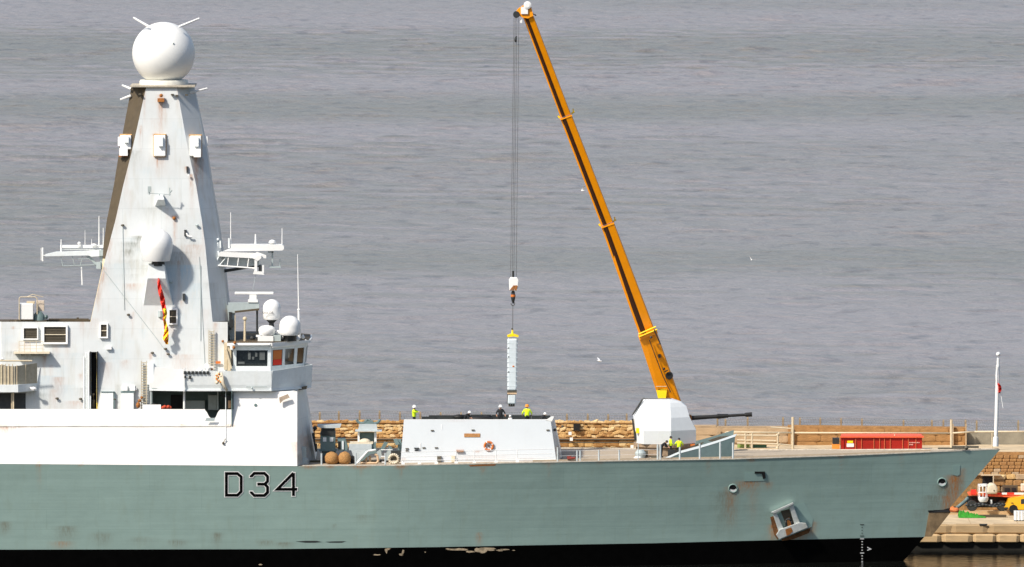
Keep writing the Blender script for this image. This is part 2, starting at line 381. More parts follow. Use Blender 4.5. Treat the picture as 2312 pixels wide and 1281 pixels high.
def build_hull():
    xd = np.concatenate([np.arange(-90, -45, 3.0), np.arange(-45, X0+LEN-.6, .22), np.linspace(X0+LEN-.6, X0+LEN, 8)])
    ns = 56
    for sgn in (1, -1):
        top, bot = MB(), MB(); rt, rb = [], []
        for k in range(ns+1):
            row = []
            for x in xd:
                tx = max(0, (x-X0)/LEN); zt = zdeck(x)
                # boot line height at this station
                px = proj(min(x, stem(2.0)), hullY(x, 2.0), 2)[0]; zb = P(px, interp(px, BOOT), hullY(min(x, stem(2)-.01), 2)).z if True else 2
                s = k/ns; z = zb+(zt-zb)*s
                X = x if x <= X0 else X0+(x-X0)/LEN*(stem(z)-X0+(ZT-zt)*.862*0)
                Yn = hullY(X, z)
                if k == ns: Yn = SY-bdeck(x); X = x
                row.append((X, Yn if sgn > 0 else 2*SY-Yn, z))
            rt.append(row)
        for k in range(9):
            row = []
            for j, x in enumerate(xd):
                z = -1.5+(rt[0][j][2]+1.5)*k/8
                X = x if x <= X0 else X0+(x-X0)/LEN*(stem(z)-X0)
                Yn = hullY(X, z); row.append((X, Yn if sgn > 0 else 2*SY-Yn, z))
            rb.append(row)
        top.grid(rt); bot.grid(rb)
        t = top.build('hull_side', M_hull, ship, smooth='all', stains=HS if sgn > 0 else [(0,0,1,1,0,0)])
        b = bot.build('boot_topping', M_boot, ship, smooth='all', stains=[(0,0,1,1,0,0)] if sgn > 0 else [(0,0,1,1,0,0)])
        if sgn > 0: keep = t
    return keep
M_hull = mat('hull_side_paint', (.275, .385, .352), .55, .05, .35, stain='hull', streak=.16, bump=.0, seams=(9.0, 1.75, .10, .05))  # same paint as the upper works, darkened to paint in the flare's shade
M_hullp = mat('hull_patch_paint', (.27, .39, .36), .55, .06, .5)  # follows the hull tone with its painted-in shade
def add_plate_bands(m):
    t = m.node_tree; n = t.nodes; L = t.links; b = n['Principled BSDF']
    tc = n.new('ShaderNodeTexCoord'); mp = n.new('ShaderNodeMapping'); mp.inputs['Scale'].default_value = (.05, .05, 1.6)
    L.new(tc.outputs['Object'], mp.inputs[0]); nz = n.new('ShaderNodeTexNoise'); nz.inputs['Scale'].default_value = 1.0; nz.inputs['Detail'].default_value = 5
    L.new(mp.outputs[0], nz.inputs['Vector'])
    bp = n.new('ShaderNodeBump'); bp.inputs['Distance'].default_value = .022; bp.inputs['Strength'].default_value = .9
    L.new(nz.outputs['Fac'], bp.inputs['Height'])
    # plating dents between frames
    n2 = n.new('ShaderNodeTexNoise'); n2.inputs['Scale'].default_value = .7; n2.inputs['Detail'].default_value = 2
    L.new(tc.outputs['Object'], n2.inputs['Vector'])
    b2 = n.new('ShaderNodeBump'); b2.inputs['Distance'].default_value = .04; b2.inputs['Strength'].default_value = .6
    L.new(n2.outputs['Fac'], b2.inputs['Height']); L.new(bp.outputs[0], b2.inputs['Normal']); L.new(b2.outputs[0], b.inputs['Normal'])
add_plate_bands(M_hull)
M_boot = mat('boot_topping_black', (.0016, .0016, .0016), .9, .3, 1.5, stain='hull', spec=.02)
# the bare patches on the black band peel in sharp chips
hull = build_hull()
# deck sheet (camber) from the bridge to the bow
rows = []
for v in np.linspace(-1, 1, 13):
    rows.append([(x, SY+v*bdeck(x), zdeck(x)-.01+.06*(1-v*v)) for x in np.concatenate([np.arange(-90, -20, 5.0), np.arange(-20, X0+LEN+.01, .9), [X0+LEN]])])
MB().grid(rows).build('deck', M_deck, ship, smooth='all')
# raised deck-edge bar
mb = MB()
xs = list(np.arange(-18.2, X0+LEN, 1.0))+[X0+LEN-.05]
for sg in (-1, 1):
    for a, b in zip(xs[:-1], xs[1:]):
        ya, yb = SY+sg*(bdeck(a)-.0), SY+sg*(bdeck(b)-.0)
        i = -sg*.10
        mb.hexa([(a,ya,zdeck(a)+.004),(b,yb,zdeck(b)+.004),(b,yb,zdeck(b)+.09),(a,ya,zdeck(a)+.09)], [(a,ya+i,zdeck(a)+.004),(b,yb+i,zdeck(b)+.004),(b,yb+i,zdeck(b)+.09),(a,ya+i,zdeck(a)+.09)])
mb.build('deck_edge_bar', mat('deck_edge_paint', (.55, .50, .42), .6, .25, 3), ship)
# second bar inboard: the waterway
mb = MB()
for a, b in zip(xs[20:-1], xs[21:]):
    if bdeck(b) < 1.5: continue
    ya, yb = SY-(bdeck(a)-1.1), SY-(bdeck(b)-1.1)
    za, zb_ = zdeck(a)+.10, zdeck(b)+.10
    mb.hexa([(a,ya,za-.1),(b,yb,zb_-.1),(b,yb,zb_+.07),(a,ya,za+.07)], [(a,ya+.08,za-.1),(b,yb+.08,zb_-.1),(b,yb+.08,zb_+.07),(a,ya+.08,za+.07)])
mb.build('waterway_bar', M_deck, ship)

# ---- side slab (white plating above the knuckle)
zk0, zk1 = zdeck(-30), P(300, 925, 1.1).z
def slabY(x, z): return .0+1.15*(z-zk0)/(zk1-zk0)
SLS = [(0,961,975,40,.95,0),(40,961,968,22,.9,0),(80,961,965,12,.8,0),(320,961,965,22,.8,0),(410,961,965,14,.8,0),(520,960,967,12,.9,0),(10,965,985,14,.5,0),
       (675,1000,1052,18,.5,0),(480,1040,1051,60,.05,0),(505,985,1000,3,.5,0),(88,1043,1050,4,.6,0),(185,1045,1050,3,.5,0)]
def slab_patch(px0, px1, pyt, pyb_fn, name='side_plating'):
    nx = max(2, int((px1-px0)/5)); rows = []
    for k in range(33):
        row = []
        for i in range(nx+1):
            px = px0+(px1-px0)*i/nx; pb = pyb_fn(px); pt = pyt(px) if callable(pyt) else pyt
            row.append(on(px, pb+(pt-pb)*k/32, slabY))
        rows.append(row)
    return MB().grid(rows).build(name, M_slab, ship, stains=SLS)
yb = lambda px: interp(px, DECK)-.3
def toplow(px): return interp(px, [(-900,920),(0,924),(463,924.5),(489,950),(491,950),(492,924.5),(530,925)])
mbx = MB()
slab_patch(-1000, 527, lambda px: interp(px, [(-900,920),(0,924),(463,925),(467,931),(474,945),(486,945),(492,931),(494,925),(527,925)]), yb)
slab_patch(527.2, 671, lambda px: 884 if px < 640 else interp(px, [(640,884),(662,884),(671,884)]), lambda px: yb(px) )
# slab thickness, inner side and ledge line
a0 = on(-1000, 924, slabY); a1 = on(463, 924.5, slabY)
mb = MB(); mb.hexa([a0, a1, a1+Vector((0,0,-.02)), a0+Vector((0,0,-.02))], [a0+Vector((0,.25,0)), a1+Vector((0,.25,0)), a1+Vector((0,.25,-1.2)), a0+Vector((0,.25,-1.2))])
mb.build('bulwark_cap', M_slab, ship)
MB().onbox(-1000, 960.5, 470, 963, slabY, .07).onbox(470, 960.8, 520, 963, slabY, .07).build('rubbing_strake', mat('strake_paint', (.78, .74, .66), .6, .25, .8), ship)
MB().onbox(322, 914.5, 363, 926, slabY, -.1, .5).build('locker', M_bright, ship)
MB().poly([(466,944),(486,944),(484,951),(463,951)], .55, .05).build('fairlead', M_grey, ship)
MB().onbox(508.8, 883, 510.2, 999, slabY, .07).build('pipe', M_paint, ship)
mb = MB(); c = on(504, 1001, slabY, .12); mb.ball(c, .12, 8).tube(c, c+Vector((.2,0,.4)), .03); mb.build('lamp', M_mesh, ship)
# forward faces of the slab block
f_t0 = on(662, 884, slabY); f_b0 = on(671, yb(671), slabY)
rows = []
YB, YT = 6.4, 6.2
bt, bb = P(684, 872, YT), P(712, 1040, YB)
for k in range(25):
    s = k/24; A = f_b0.lerp(f_t0, s); B = bb.lerp(bt, s); rows.append([A.lerp(B, i/10) for i in range(11)])
MB().grid(rows).build('forward_plating', M_white, ship, stains=[(700,1000,1050,14,.6,1),(690,985,1052,16,.5,0),(680,1030,1056,20,.7,1),(705,940,1050,6,.5,0)])  # marks at the foot are part grime, part painted shade
mb = MB(); mb.add([bb, bt, (bt.x, 15, bt.z), (bb.x, 15, bb.z)], [(0,1,2,3)])
mb.add([(f_t0.x, 20, f_t0.z), (bt.x, 15, bt.z), (bb.x, 15, bb.z), (f_b0.x, 21, f_b0.z)], [(0,1,2,3)])
mb.add([on(527,884,slabY), f_t0, bt, (bt.x, 15, bt.z), (f_t0.x, 20, f_t0.z), (on(527,884,slabY).x, 20, f_t0.z)], [(0,1,2,3,4,5)])
mb.build('forward_bulkhead', M_white, ship, stains=[(0,0,1,1,0,0)])
# far side plating
a = P(-1000, 1046, 0); mb = MB()
mb.add([(a.x, 21.2, zk0), (f_b0.x, 21.2, zk0), (f_b0.x, 20.1, zk1), (a.x, 20.1, zk1)], [(0,1,2,3)]); mb.build('far_side_plating', M_paint, ship)
# small dark shapes at the foot of the forward face
mb = MB(); c = P(684, 1040, 2.5); mb.lathe(c, [(.55,-.5),(.5,.1),(.2,.35)], 14).box(c.x-.1, c.x+.3, 2.2, 2.6, c.z-.6, c.z+1.2)
mb.build('mooring_bollard', M_grey, ship, smooth=True)

# ---- recessed superstructure wall + mast: one leaning plane
zw0, zw1 = P(300, 925, 3.2).z, P(370, 196, 8.0).z
def wallY(x, z): return 3.2+4.8*(z-zw0)/(zw1-zw0)
WS = [(330,1000,1010,1,0,0),(326,200,300,3,.4,0),(285,360,470,4,.45,0),(247,540,610,5,.6,0),(222,640,720,6,.55,0),(232,605,660,6,.8,0),(402,200,260,3,.3,0),(355,353,400,3,.8,0),(368,353,378,3,.6,0),(352,303,308,8,.8,0),(460,500,620,4,.35,0),(300,705,760,3,.3,0),(390,735,765,6,.3,0),(128,780,830,8,.2,0),(60,775,795,5,.3,0),(412,680,700,3,.5,0),(340,800,822,4,.6,0),(376,795,815,3,.4,0),
 (225,610,660,4,.55,0),(218,640,715,4,.35,0),(262,455,560,6,.3,0),
 (363,215,330,6,.75,0),(372,225,300,5,.35,0),(317,292,315,2,.7,0),(362,350,385,10,.5,0),(362,355,420,16,.22,0),
 (395,495,575,3,.75,0),(393,489,497,6,1,0),(431,395,440,3,.9,0),(433,400,500,5,.4,0),(449,395,470,5,.35,0),(422,378,395,4,.9,0),
 (300,548,575,22,.8,1),(290,565,590,14,.8,1),(312,535,565,14,.75,1),(330,600,720,16,.3,1),(410,570,660,26,.4,1),(300,620,640,30,.25,1),(355,400,520,60,.12,2),(340,470,520,25,.18,1),(440,640,740,18,.5,2),(260,640,720,20,.2,2),(437,545,570,10,.35,1),(440,560,625,12,.2,0),(403,590,720,3,.4,0),(424,560,600,30,.12,1),
 (420,600,700,24,.9,2),(395,600,710,30,.5,2),(300,655,725,50,.12,2),(345,580,640,12,.25,1),  # includes painted shade: bluish shadow right of radome housing, darkening below the radome
 (100,805,835,5,.6,0),(60,800,820,30,.6,1),(40,795,812,26,.7,1),(130,800,825,14,.35,2),(110,850,925,36,.45,2),(140,870,925,28,.5,2),(260,790,870,30,.35,2),(270,770,800,60,.2,2),
 (240,820,880,14,.25,0),(282,815,840,10,.35,0),(30,740,745,3,.9,0),(210,720,770,14,.2,0),(240,735,790,10,.14,1),(450,600,770,2,.25,1),
 (70,870,925,40,.4,1),(95,890,925,20,.5,1),(315,870,925,14,.3,1),(190,800,925,6,.2,1),(485,700,780,10,.2,1),(480,560,730,8,.25,2),(463,700,760,8,.15,0)]
rgs = random.Random(11)
for i in range(150):
    x_ = rgs.uniform(5, 510); y_ = rgs.uniform(210, 920)
    WS.append((x_, y_, y_+rgs.uniform(15, 90), rgs.uniform(3, 26), rgs.uniform(.10, .42)*(1 if i % 3 else .6), rgs.choice((1, 2, 2, 2)) if i % 4 else 0))
def wallgrid(quad, fn, nx, ny, name, m=M_white, st=WS):
    rows = []
    for k in range(ny+1):
        s = k/ny; y = quad[0][1]+(quad[2][1]-quad[0][1])*s
        l = quad[0][0]+(quad[3][0]-quad[0][0])*s; r = quad[1][0]+(quad[2][0]-quad[1][0])*s
        rows.append([on(l+(r-l)*i/nx, y, fn) for i in range(nx+1)])
    return rows
house = MB(); allr = []
for (x0, x1, y0, y1) in ((3,206,727,925),(206,218,727,795),(218,345,727,925),(345,514,727,881)):
    nx, ny = max(3, int((x1-x0)/3)), max(3, int((y1-y0)/3))
    house.grid(wallgrid([(x0,y1),(x1,y1),(x1,y0),(x0,y0)], wallY, nx, ny, ''))
sup = house.build('superstructure', M_white, ship, fix=False, stains=WS)
for p in sup.data.polygons: pass
# roof, left corner, recesses
zr = P(100, 727, wallY(0, 20)).z
zr = on(100, 727, wallY).z
mb = MB(); xl, xr = P(3, 727, 4).x, P(514, 727, 4).x
yr = wallY(0, zr); ylo = 3.2; zlo = on(100, 925, wallY).z-1.3
mb.add([(xl, yr+.1, zr-.35), (xr, yr+.1, zr-.35), (xr, 14, zr-.35), (xl, 14, zr-.35)], [(0,1,2,3)])
mb.add([(xl, yr, zr), (xl-2.0, yr+2.2, zr), (xl-2.6, ylo+2.2, zlo), (xl, ylo, zlo)], [(0,1,2,3)])
mb.add([(xl-2.0, yr+2.2, zr), (xl-2.0, 14, zr), (xl-2.6, 14, zlo), (xl-2.6, ylo+2.2, zlo)], [(0,1,2,3)])
mb.add([(xl-2.0, 14, zr-.4), (xr, 14, zr-.4), (xr, 18, zlo), (xl-2.6, 18, zlo)], [(0,1,2,3)])
mb.add([(xl, yr, zr), (xl, yr+.1, zr), (xl-2.0, yr+2.3, zr), (xl-2.0, yr+2.2, zr)], [(0,1,2,3)])
rf = mb.build('aft_house_side', M_white, ship, stains=[(8,735,800,8,.3,1)])
MB().add([(xl-2, yr+2.2, zr-.34), (xl, yr+.1, zr-.34), (xr, yr+.1, zr-.34), (xr, 14, zr-.34), (xl-2, 14, zr-.34)], [(0,1,2,3,4)]).build('roof', M_brown, ship)
mb = MB()
s0, s1 = on(206, 795, wallY), on(218, 926, wallY)
mb.box(s0.x-.02, s1.x+.02, s0.y+.9, s0.y+1.0, s1.z-.5, s0.z+.05)
mb.box(s0.x-.1, s0.x-.02, s1.y+.02, s0.y+1.2, s1.z-.5, s0.z+.05); mb.box(s1.x+.02, s1.x+.1, s1.y+.05, s0.y+1.2, s1.z-.5, s0.z+.05)
mb.build('slot_recess', M_black, ship)
MB().onbox(218.3, 797, 219.6, 925, wallY, .06).build('slot_trim', M_crane2, ship)
mb = MB()
for px, r in ((190, .06), (195, .07), (200, .10), (204, .05)):
    mb.tube(on(px, 926, wallY, .15), on(px, 805 if px < 192 else 796, wallY, .15), r, n=8)
mb.build('vertical_pipes', M_paint, ship, smooth=True)
# crewman-like fittings in slot (hose reel)
mb = MB(); c = on(211, 905, wallY, -.3); mb.lathe(c, [(.16,-.7),(.18,0),(.10,.1)], 10).tube(c+Vector((0,0,.1)), c+Vector((0,0,.5)), .05); mb.ball(c+Vector((0,-.1,.55)), .13, 8)
mb.build('hose_reel', M_mesh, ship, smooth=True)
# inner deck + under-wing recess
p0, p1 = on(345, 881, wallY), P(527, 884, 7.0)
mb = MB()
mb.box(P(345,900,7).x, P(527,900,7).x, 7.0, 7.1, zlo, p0.z+.3)
mb.box(P(345,900,5).x-.08, P(345,900,5).x, wallY(0, zw0)+.02, 7.0, zlo, p0.z)
mb.box(P(527,900,5).x-.08, P(527,900,5).x, .75, 7.0, zlo, p0.z+.1)
mb.build('recess_bulkhead', M_teal, ship)
mb = MB(); mb.box(xl-30, P(527,900,5).x, 1.3, 8.0, zlo-.1, zlo); mb.build('side_deck', M_deck, ship)
mb = MB(); mb.pbox(386, 892, 412, 926, 6.8, .15); mb.pbox(250, 905, 252, 925, 3.0, .1); mb.build('doorway', M_black, ship)
mb = MB(); mb.pbox(470, 893, 489, 926, 5.2, .8).pbox(420, 905, 462, 926, 5.8, .6); mb.tube(P(492,926,4), P(492,884,4), .08); mb.build('deck_locker', M_grey, ship)
mb = MB(); mb.tube(P(416, 926, 1.8), P(416, 832, 1.8), .10); mb.build('boat_deck_stanchion', M_bright, ship)
mb = MB(); mb.poly([(500,890),(527,910),(525,914),(497,893)], 3.0, .3).poly([(512,895),(520,893),(520,926),(513,926)], 2.5, .3); mb.build('recess_brace', M_dark, ship)
mb = MB(); mb.pbox(515, 905, 521, 922, 2.2, .3); mb.build('extinguisher', mat('peach_paint', (.75,.45,.25), .6), ship)
# lower-left platform, its overhang shade painted as a dark wall sheet
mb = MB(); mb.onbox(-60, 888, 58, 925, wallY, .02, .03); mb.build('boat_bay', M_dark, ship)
mb = MB()
pl0, pl1 = P(-400, 886, 1.4), P(41, 868, 1.4)
zt_, zb_ = P(41, 869, 1.4).z, P(41, 886, 1.4).z
xr2 = P(88, 870, 3.6).x
mb.add([(-75,1.4,zb_),(pl1.x,1.4,zb_),(xr2,3.7,zb_),(-75,3.7,zb_),(-75,1.4,zt_),(pl1.x,1.4,zt_),(xr2,3.7,zt_),(-75,3.7,zt_)], [(0,1,2,3),(4,5,6,7),(0,1,5,4),(1,2,6,5),(2,3,7,6),(3,0,4,7)])
plat = mb.build('boat_platform', M_paint, ship)
mb = MB(); zc = P(41, 822, 1.5).z; zd = P(88, 824, 3.4).z
mb.add([(-48,1.55,zt_),(pl1.x-.3,1.55,zt_),(xr2-.15,3.5,zt_),(xr2-.15,3.5,zt_+1.75),(pl1.x-.3,1.55,zt_+1.6),(-48,1.55,zt_+1.75)], [(0,1,4,5),(1,2,3,4)])
dg = mb.build('dodger', M_dodg, ship, fix=False)
md = dg.modifiers.new('thickness', 'SOLIDIFY'); md.thickness = .04
mb = MB()
mb.tube((-48,1.5,zt_+2.1), (pl1.x+1.2,1.9,zt_+2.05), .07)
for q in np.linspace(0, 1, 6):
    x = -45+(pl1.x+44.5)*q; mb.tube((x,1.5,zt_), (x,1.5,zt_+1.8), .04)
for q in (.1, .5, 1): mb.tube((pl1.x-.3+(xr2-pl1.x+.1)*q, 1.5+2*q, zt_), (pl1.x-.3+(xr2-pl1.x+.1)*q, 1.5+2*q, zt_+1.7), .04)
mb.build('platform_rail', M_rail, ship)
mb = MB(); mb.ball(P(4, 845, 2.2), .55, 14, (1,.8,1.6)); mb.build('liferaft_canister', M_cream, ship, smooth='all')
mb = MB(); mb.pbox(28, 886, 31.5, 925, 2.0, .15).pbox(25, 888, 26.5, 925, 2.1, .1); mb.build('platform_post', M_rail, ship)
mb = MB(); mb.ball(P(76, 878, 2.4), .18, 8, (1.5,1,1)).tube(P(68, 876, 2.7), P(76, 878, 2.4), .08); mb.ball(P(3,811,2.4),.2,8,(1.4,1,.7)); mb.build('floodlight', M_bright, ship)
# small balcony with rail
mb = MB(); mb.onbox(32, 794, 113, 797.5, wallY, 1.1); b_ = mb.build('balcony', M_cream, ship)
mb = MB()
for px in (46, 68, 86, 100): mb.onbox(px, 797.5, px+1.5, 803, wallY, .7)
mb.build('balcony_bracket', M_grey, ship)
mb = MB()
for px in (43, 55, 68, 82, 97): mb.tube(on(px, 795, wallY, 1.0), on(px, 771, wallY, 1.0), .025)
for py in (771, 780, 788): mb.tube(on(43, py, wallY, 1.0), on(97, py, wallY, 1.0), .02)
mb.build('balcony_rail', M_rail, ship)
# louvred grilles: frame, mesh, bars
def grille(x0, y0, x1, y1, fr=3.0, mid=True, fx=None):
    f = MB()
    for r in ((x0-fr,y0-fr,x1+fr,y0),(x0-fr,y1,x1+fr,y1+fr),(x0-fr,y0,x0,y1),(x1,y0,x1+fr,y1)): f.onbox(*r, wallY, .28)
    fo = f.build('grille', M_bright, ship)
    MB().onbox(x0, y0, x1, y1, wallY, .10).build('louvre_panel', M_mesh, fo)
    g = MB(); n = max(3, int((y1-y0)/3.4))
    for i in range(1, n): g.onbox(x0, y0+(y1-y0)*i/n-.35, x1, y0+(y1-y0)*i/n+.35, wallY, .16, -.09)
    g.build('louvre_blades', M_brown, fo, kind='stuff')
    if mid: MB().onbox(x0, (y0+y1)/2-.8, x1, (y0+y1)/2+.8, wallY, .22, -.08).build('cross_bar', M_cream, fo)
grille(54, 741, 84, 764.5, 2.5, False); grille(100, 738, 149, 773, 4.0); grille(228, 733, 241, 760.5, 3.0); grille(383, 700, 398, 730, 3.0)
# lockers at the wall foot
mb = MB(); mb.onbox(229, 885, 256, 925, wallY, .35); mb.onbox(275, 886, 302, 925, wallY, .45); lo = mb.build('wall_locker', M_paint, ship)
mb = MB(); mb.onbox(256.5, 884, 259, 925, wallY, .3).onbox(228, 884, 257, 885.4, wallY, .42).onbox(273, 883.4, 304, 886, wallY, .5); mb.build('locker_lid', M_teal, ship)
for px in (282, 299): MB().onbox(px-6, 871, px+6, 882, wallY, .35).build('junction_box', M_bright, ship)
for (px, py) in ((129,900),(182,901),(258,902),(290,711),(246,787),(344,797),(277,509),(374,788),(380,800)):
    mb = MB(); c = on(px, py, wallY, .2); mb.ball(c, .13, 8, (1.3,1,.8)).tube(c+Vector((0,.25,0)), c, .06); mb.build('deck_lamp', M_mesh if px not in (246,) else M_bright, ship)
mb = MB(); mb.onbox(240, 782, 252, 789, wallY, .3).onbox(303,875,309,881,wallY,.2); mb.build('lamp_box', M_bright, ship)
# ladders with rungs
def ladder(x0, x1, y0, y1, name='ladder'):
    l = MB(); l.onbox(x0, y0, x0+1.6, y1, wallY, .35, -.2).onbox(x1-1.6, y0, x1, y1, wallY, .35, -.2)
    lo = l.build(name, M_dodg, ship); g = MB(); n = int((y1-y0)/6)
    for i in range(n): g.onbox(x0+1.6, y0+3+i*6, x1-1.6, y0+5+i*6, wallY, .33, -.26)
    g.build('rung', M_dodg, lo, kind='stuff')
ladder(318.5, 332, 815, 925); ladder(471, 484, 745, 836)
mb = MB(); mb.onbox(333, 820, 347, 868, wallY, .5); mb.build('cable_reel_cover', M_paint, ship)
mb = MB(); mb.path([on(277, 512, wallY, .05), on(281, 700, wallY, .05)], .02).path([on(232,608,wallY,.04), on(350,760,wallY,.04), on(372,790,wallY,.04)], .025).path([on(453,600,wallY,.04), on(453,770,wallY,.04)], .03)
mb.path([on(450,580,wallY,.04), on(463,835,wallY,.04)], .02)
mb.build('cable_run', M_grey, ship)
# clutter near the wall foot: bag, red hose
mb = MB(); mb.ball(on(349, 915, wallY, 1.0), .3, 10, (1.3,1,.6)); mb.build('black_bag', M_black, ship, smooth='all')
mb = MB()
for i in range(5): mb.ball(on(368+i*4, 921-(i % 2)*2, wallY, 1.0+.1*(i % 2)), .17, 8)
mb.build('red_hose_coil', mat('faded_red', (.5,.07,.03), .7), ship, smooth='all')
mb = MB(); mb.ball(on(315, 905, wallY, .6), .16, 8).ball(on(312, 915, wallY, .6), .2, 8, (1,1,1.4)).ball(on(320,898,wallY,.5),.14,8); mb.build('valve_cluster', M_rust, ship)

# ---- mast
mast = root('mast', (P(370,725,SY).x, SY, zr), '', ''); 
for k_ in ('label', 'category'): del mast[k_]
bpy.data.objects.remove(mast)
LV = [(727,204,204.6,480,516),(605,231,232,468,505),(560,233,244,464,498),(500,241,260,456,490),(420,257,278,443,477),(345,269,297,426,467),(197,297,330,399,438)]
def lv(py):
    a = np.array(LV[::-1], float); return [float(np.interp(py, a[:,0], a[:,i])) for i in range(1,5)]
front, rc, lc, bk = [], [], [], []
pys = np.linspace(727, 197, 180)
def chd(py): return 1.7
for py in pys:
    L_, l_, r_, R_ = lv(py)
    rf = [on(l_+(r_-l_)*i/44, py, wallY) for i in range(45)]; front.append(rf)
    Yo = rf[-1].y+1.7; pR = P(R_, py+0, Yo); pR.z = rf[-1].z; k = (l_-L_)/33
    rc.append([rf[-1].lerp(pR, i/10) for i in range(11)])
    Yl = rf[0].y+.05+1.65*k; pL = P(L_, py, Yl); pL.z = rf[0].z
    lc.append([pL.lerp(rf[0], i/10) for i in range(11)])
    Yb = 2*SY-rf[0].y
    bk.append([pR, Vector((pR.x, Yb-1.7, pR.z)), Vector((rf[-1].x, Yb, pR.z)), Vector((rf[0].x, Yb, pR.z)), Vector((pL.x, Yb-1.7, pR.z)), pL])
mb = MB(); mb.grid(front); MF = mb.build('mast', M_white, ship, fix=False, stains=WS)
MB().grid(rc).build('mast_corner', M_white, MF, fix=False, stains=[(443,352,470,6,.9,0),(452,355,420,4,.8,1),(440,360,480,5,.5,0),(457,360,440,3,.6,0),(455,450,600,6,.3,2),(490,540,640,8,.3,2),(480,640,727,10,.25,1),(510,700,760,6,.3,0)])
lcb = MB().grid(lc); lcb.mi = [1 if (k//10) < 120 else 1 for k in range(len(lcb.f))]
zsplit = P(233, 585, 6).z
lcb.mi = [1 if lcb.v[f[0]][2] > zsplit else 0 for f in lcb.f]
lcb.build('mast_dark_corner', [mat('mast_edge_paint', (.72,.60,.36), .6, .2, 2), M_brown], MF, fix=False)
MB().grid(bk).build('mast_rear', M_white, MF, stains=[(0,0,1,1,0,0)])
tp = [front[-1][0], front[-1][-1]]+bk[-1][:-1][0:5]+[bk[-1][-1]]
zt_m = front[-1][0].z
MB().hexa([Vector((P(294,197,8).x, 7.7, zt_m)), Vector((P(440,197,8).x, 7.7, zt_m)), Vector((P(440,197,8).x, 7.7, zt_m+.14)), Vector((P(294,197,8).x, 7.7, zt_m+.14))],
          [Vector((P(294,197,8).x, 13.4, zt_m)), Vector((P(440,197,8).x, 13.4, zt_m)), Vector((P(440,197,8).x, 13.4, zt_m+.14)), Vector((P(294,197,8).x, 13.4, zt_m+.14))]).build('mast_cap', mat('cap_paint', (.45,.40,.32), .7, .3, 4), MF)
# main radome
rc_ = P(369.5, 121, SY); Rr = 71/26.0*1.01
zb = P(369.5, 181, SY).z-rc_.z
prof = [(math.sqrt(max(0, Rr*Rr-h*h)), h) for h in [zb+(Rr-zb)*(1-math.cos(math.pi/2*i/26)) if False else zb+(Rr*.9999-zb)*math.sin(math.pi/2*i/26) for i in range(27)]]
rd = MB().lathe(rc_, prof, 64).build('main_radome', mat('radome_white', (.83,.83,.80), .4, .03, .8), MF, smooth='all')
zc0 = zt_m+.14-rc_.z
rw = P(424.5,185,SY).x-rc_.x
MB().lathe(rc_, [(rw,zc0),(rw,zb-.12),(rw*.965,zb+.02)], 64).build('radome_collar', M_collar, MF, smooth=True)
# seams on the radome
mb = MB()
mb.tube(rc_+Vector((.9,-2.42,.95)), rc_+Vector((.95,-2.5,.95)), .07); mb.build('access_plug', M_grey, MF)
mb = MB()
for a, b in (((337,61),(301,40)),((404,61),(450,42)),((296,201),(276,193)),((296,216),(272,225)),((420,212),(468,200)),((400,212),(440,209))):
    mb.tube(P(a[0],a[1],SY-1.5), P(b[0],b[1],SY-1.0), .12, .08)
mb.build('lightning_rod', M_bright, MF)
mb = MB(); c = on(362, 224, wallY, .35); mb.onbox(356, 222, 371, 230, wallY, .5); mb.ball(on(364,216,wallY,.4), .16, 8); mb.build('masthead_lamp', M_rust, MF)
mb = MB()
for (px,py) in ((389,214),(399,216),(421,215),(316,213)):
    c = P(px, py, 7.6 if px > 300 else 7.8); mb.box(c.x-.12, c.x+.12, c.y-.1, c.y+.6, c.z-.06, c.z+.06)
mb.build('mast_bracket', M_mesh, MF)
# ESM pods
def pod(px0, py0, px1, py1, fn, d, rot=0):
    b = MB().onbox(px0, py0, px1, py1, fn, d); o = soften(b.build('antenna_pod', M_bright, MF), .08)
    w_ = px1-px0
    MB().onbox(px0+w_*.38, py0+ (py1-py0)*.08, px0+w_*.78, py0+(py1-py0)*.52, fn, d+.35, -d+.01).build('pod_horn', M_paint, o)
    MB().onbox(px0-1.2, py0-2.2, px1+1.2, py0-.2, fn, d*.6).onbox(px0-1.5, py0, px0-.3, py1, fn, d*.4).onbox(px1+.3, py0, px1+1.5, py1, fn, d*.4).onbox(px0, py1+.3, px1, py1+1.8, fn, d*.5).build('pod_frame', mat('rusty_edge', (.62,.36,.14), .8, .4, 6), o)
pod(348, 305, 374, 353, wallY, .35)
rcY = lambda x, z: wallY(x, z)+.7
lcY = lambda x, z: wallY(x, z)+.8
pod(429, 306, 455, 352, rcY, .9); 
mb = MB(); mb.onbox(438, 335, 454, 354, rcY, 1.1, -.92); mb.build('lower_antenna', M_bright, MF)
mb = MB(); mb.onbox(460, 308, 469, 330, lambda x, z: wallY(x,z)+2.5, .5).onbox(457, 312, 461, 322, lambda x, z: wallY(x,z)+2.3, .2); mb.build('side_antenna', M_bright, MF)
pod(272, 305, 297, 337, lcY, .7)
mb = MB(); mb.onbox(270, 334, 289, 351, lcY, .9, -.72).onbox(266.5,309,272,329,lcY,.5); mb.build('lower_antenna', M_bright, MF)
mb = MB(); mb.onbox(268, 351, 293, 354, lcY, .5); mb.build('pod_bracket', M_rust, MF)
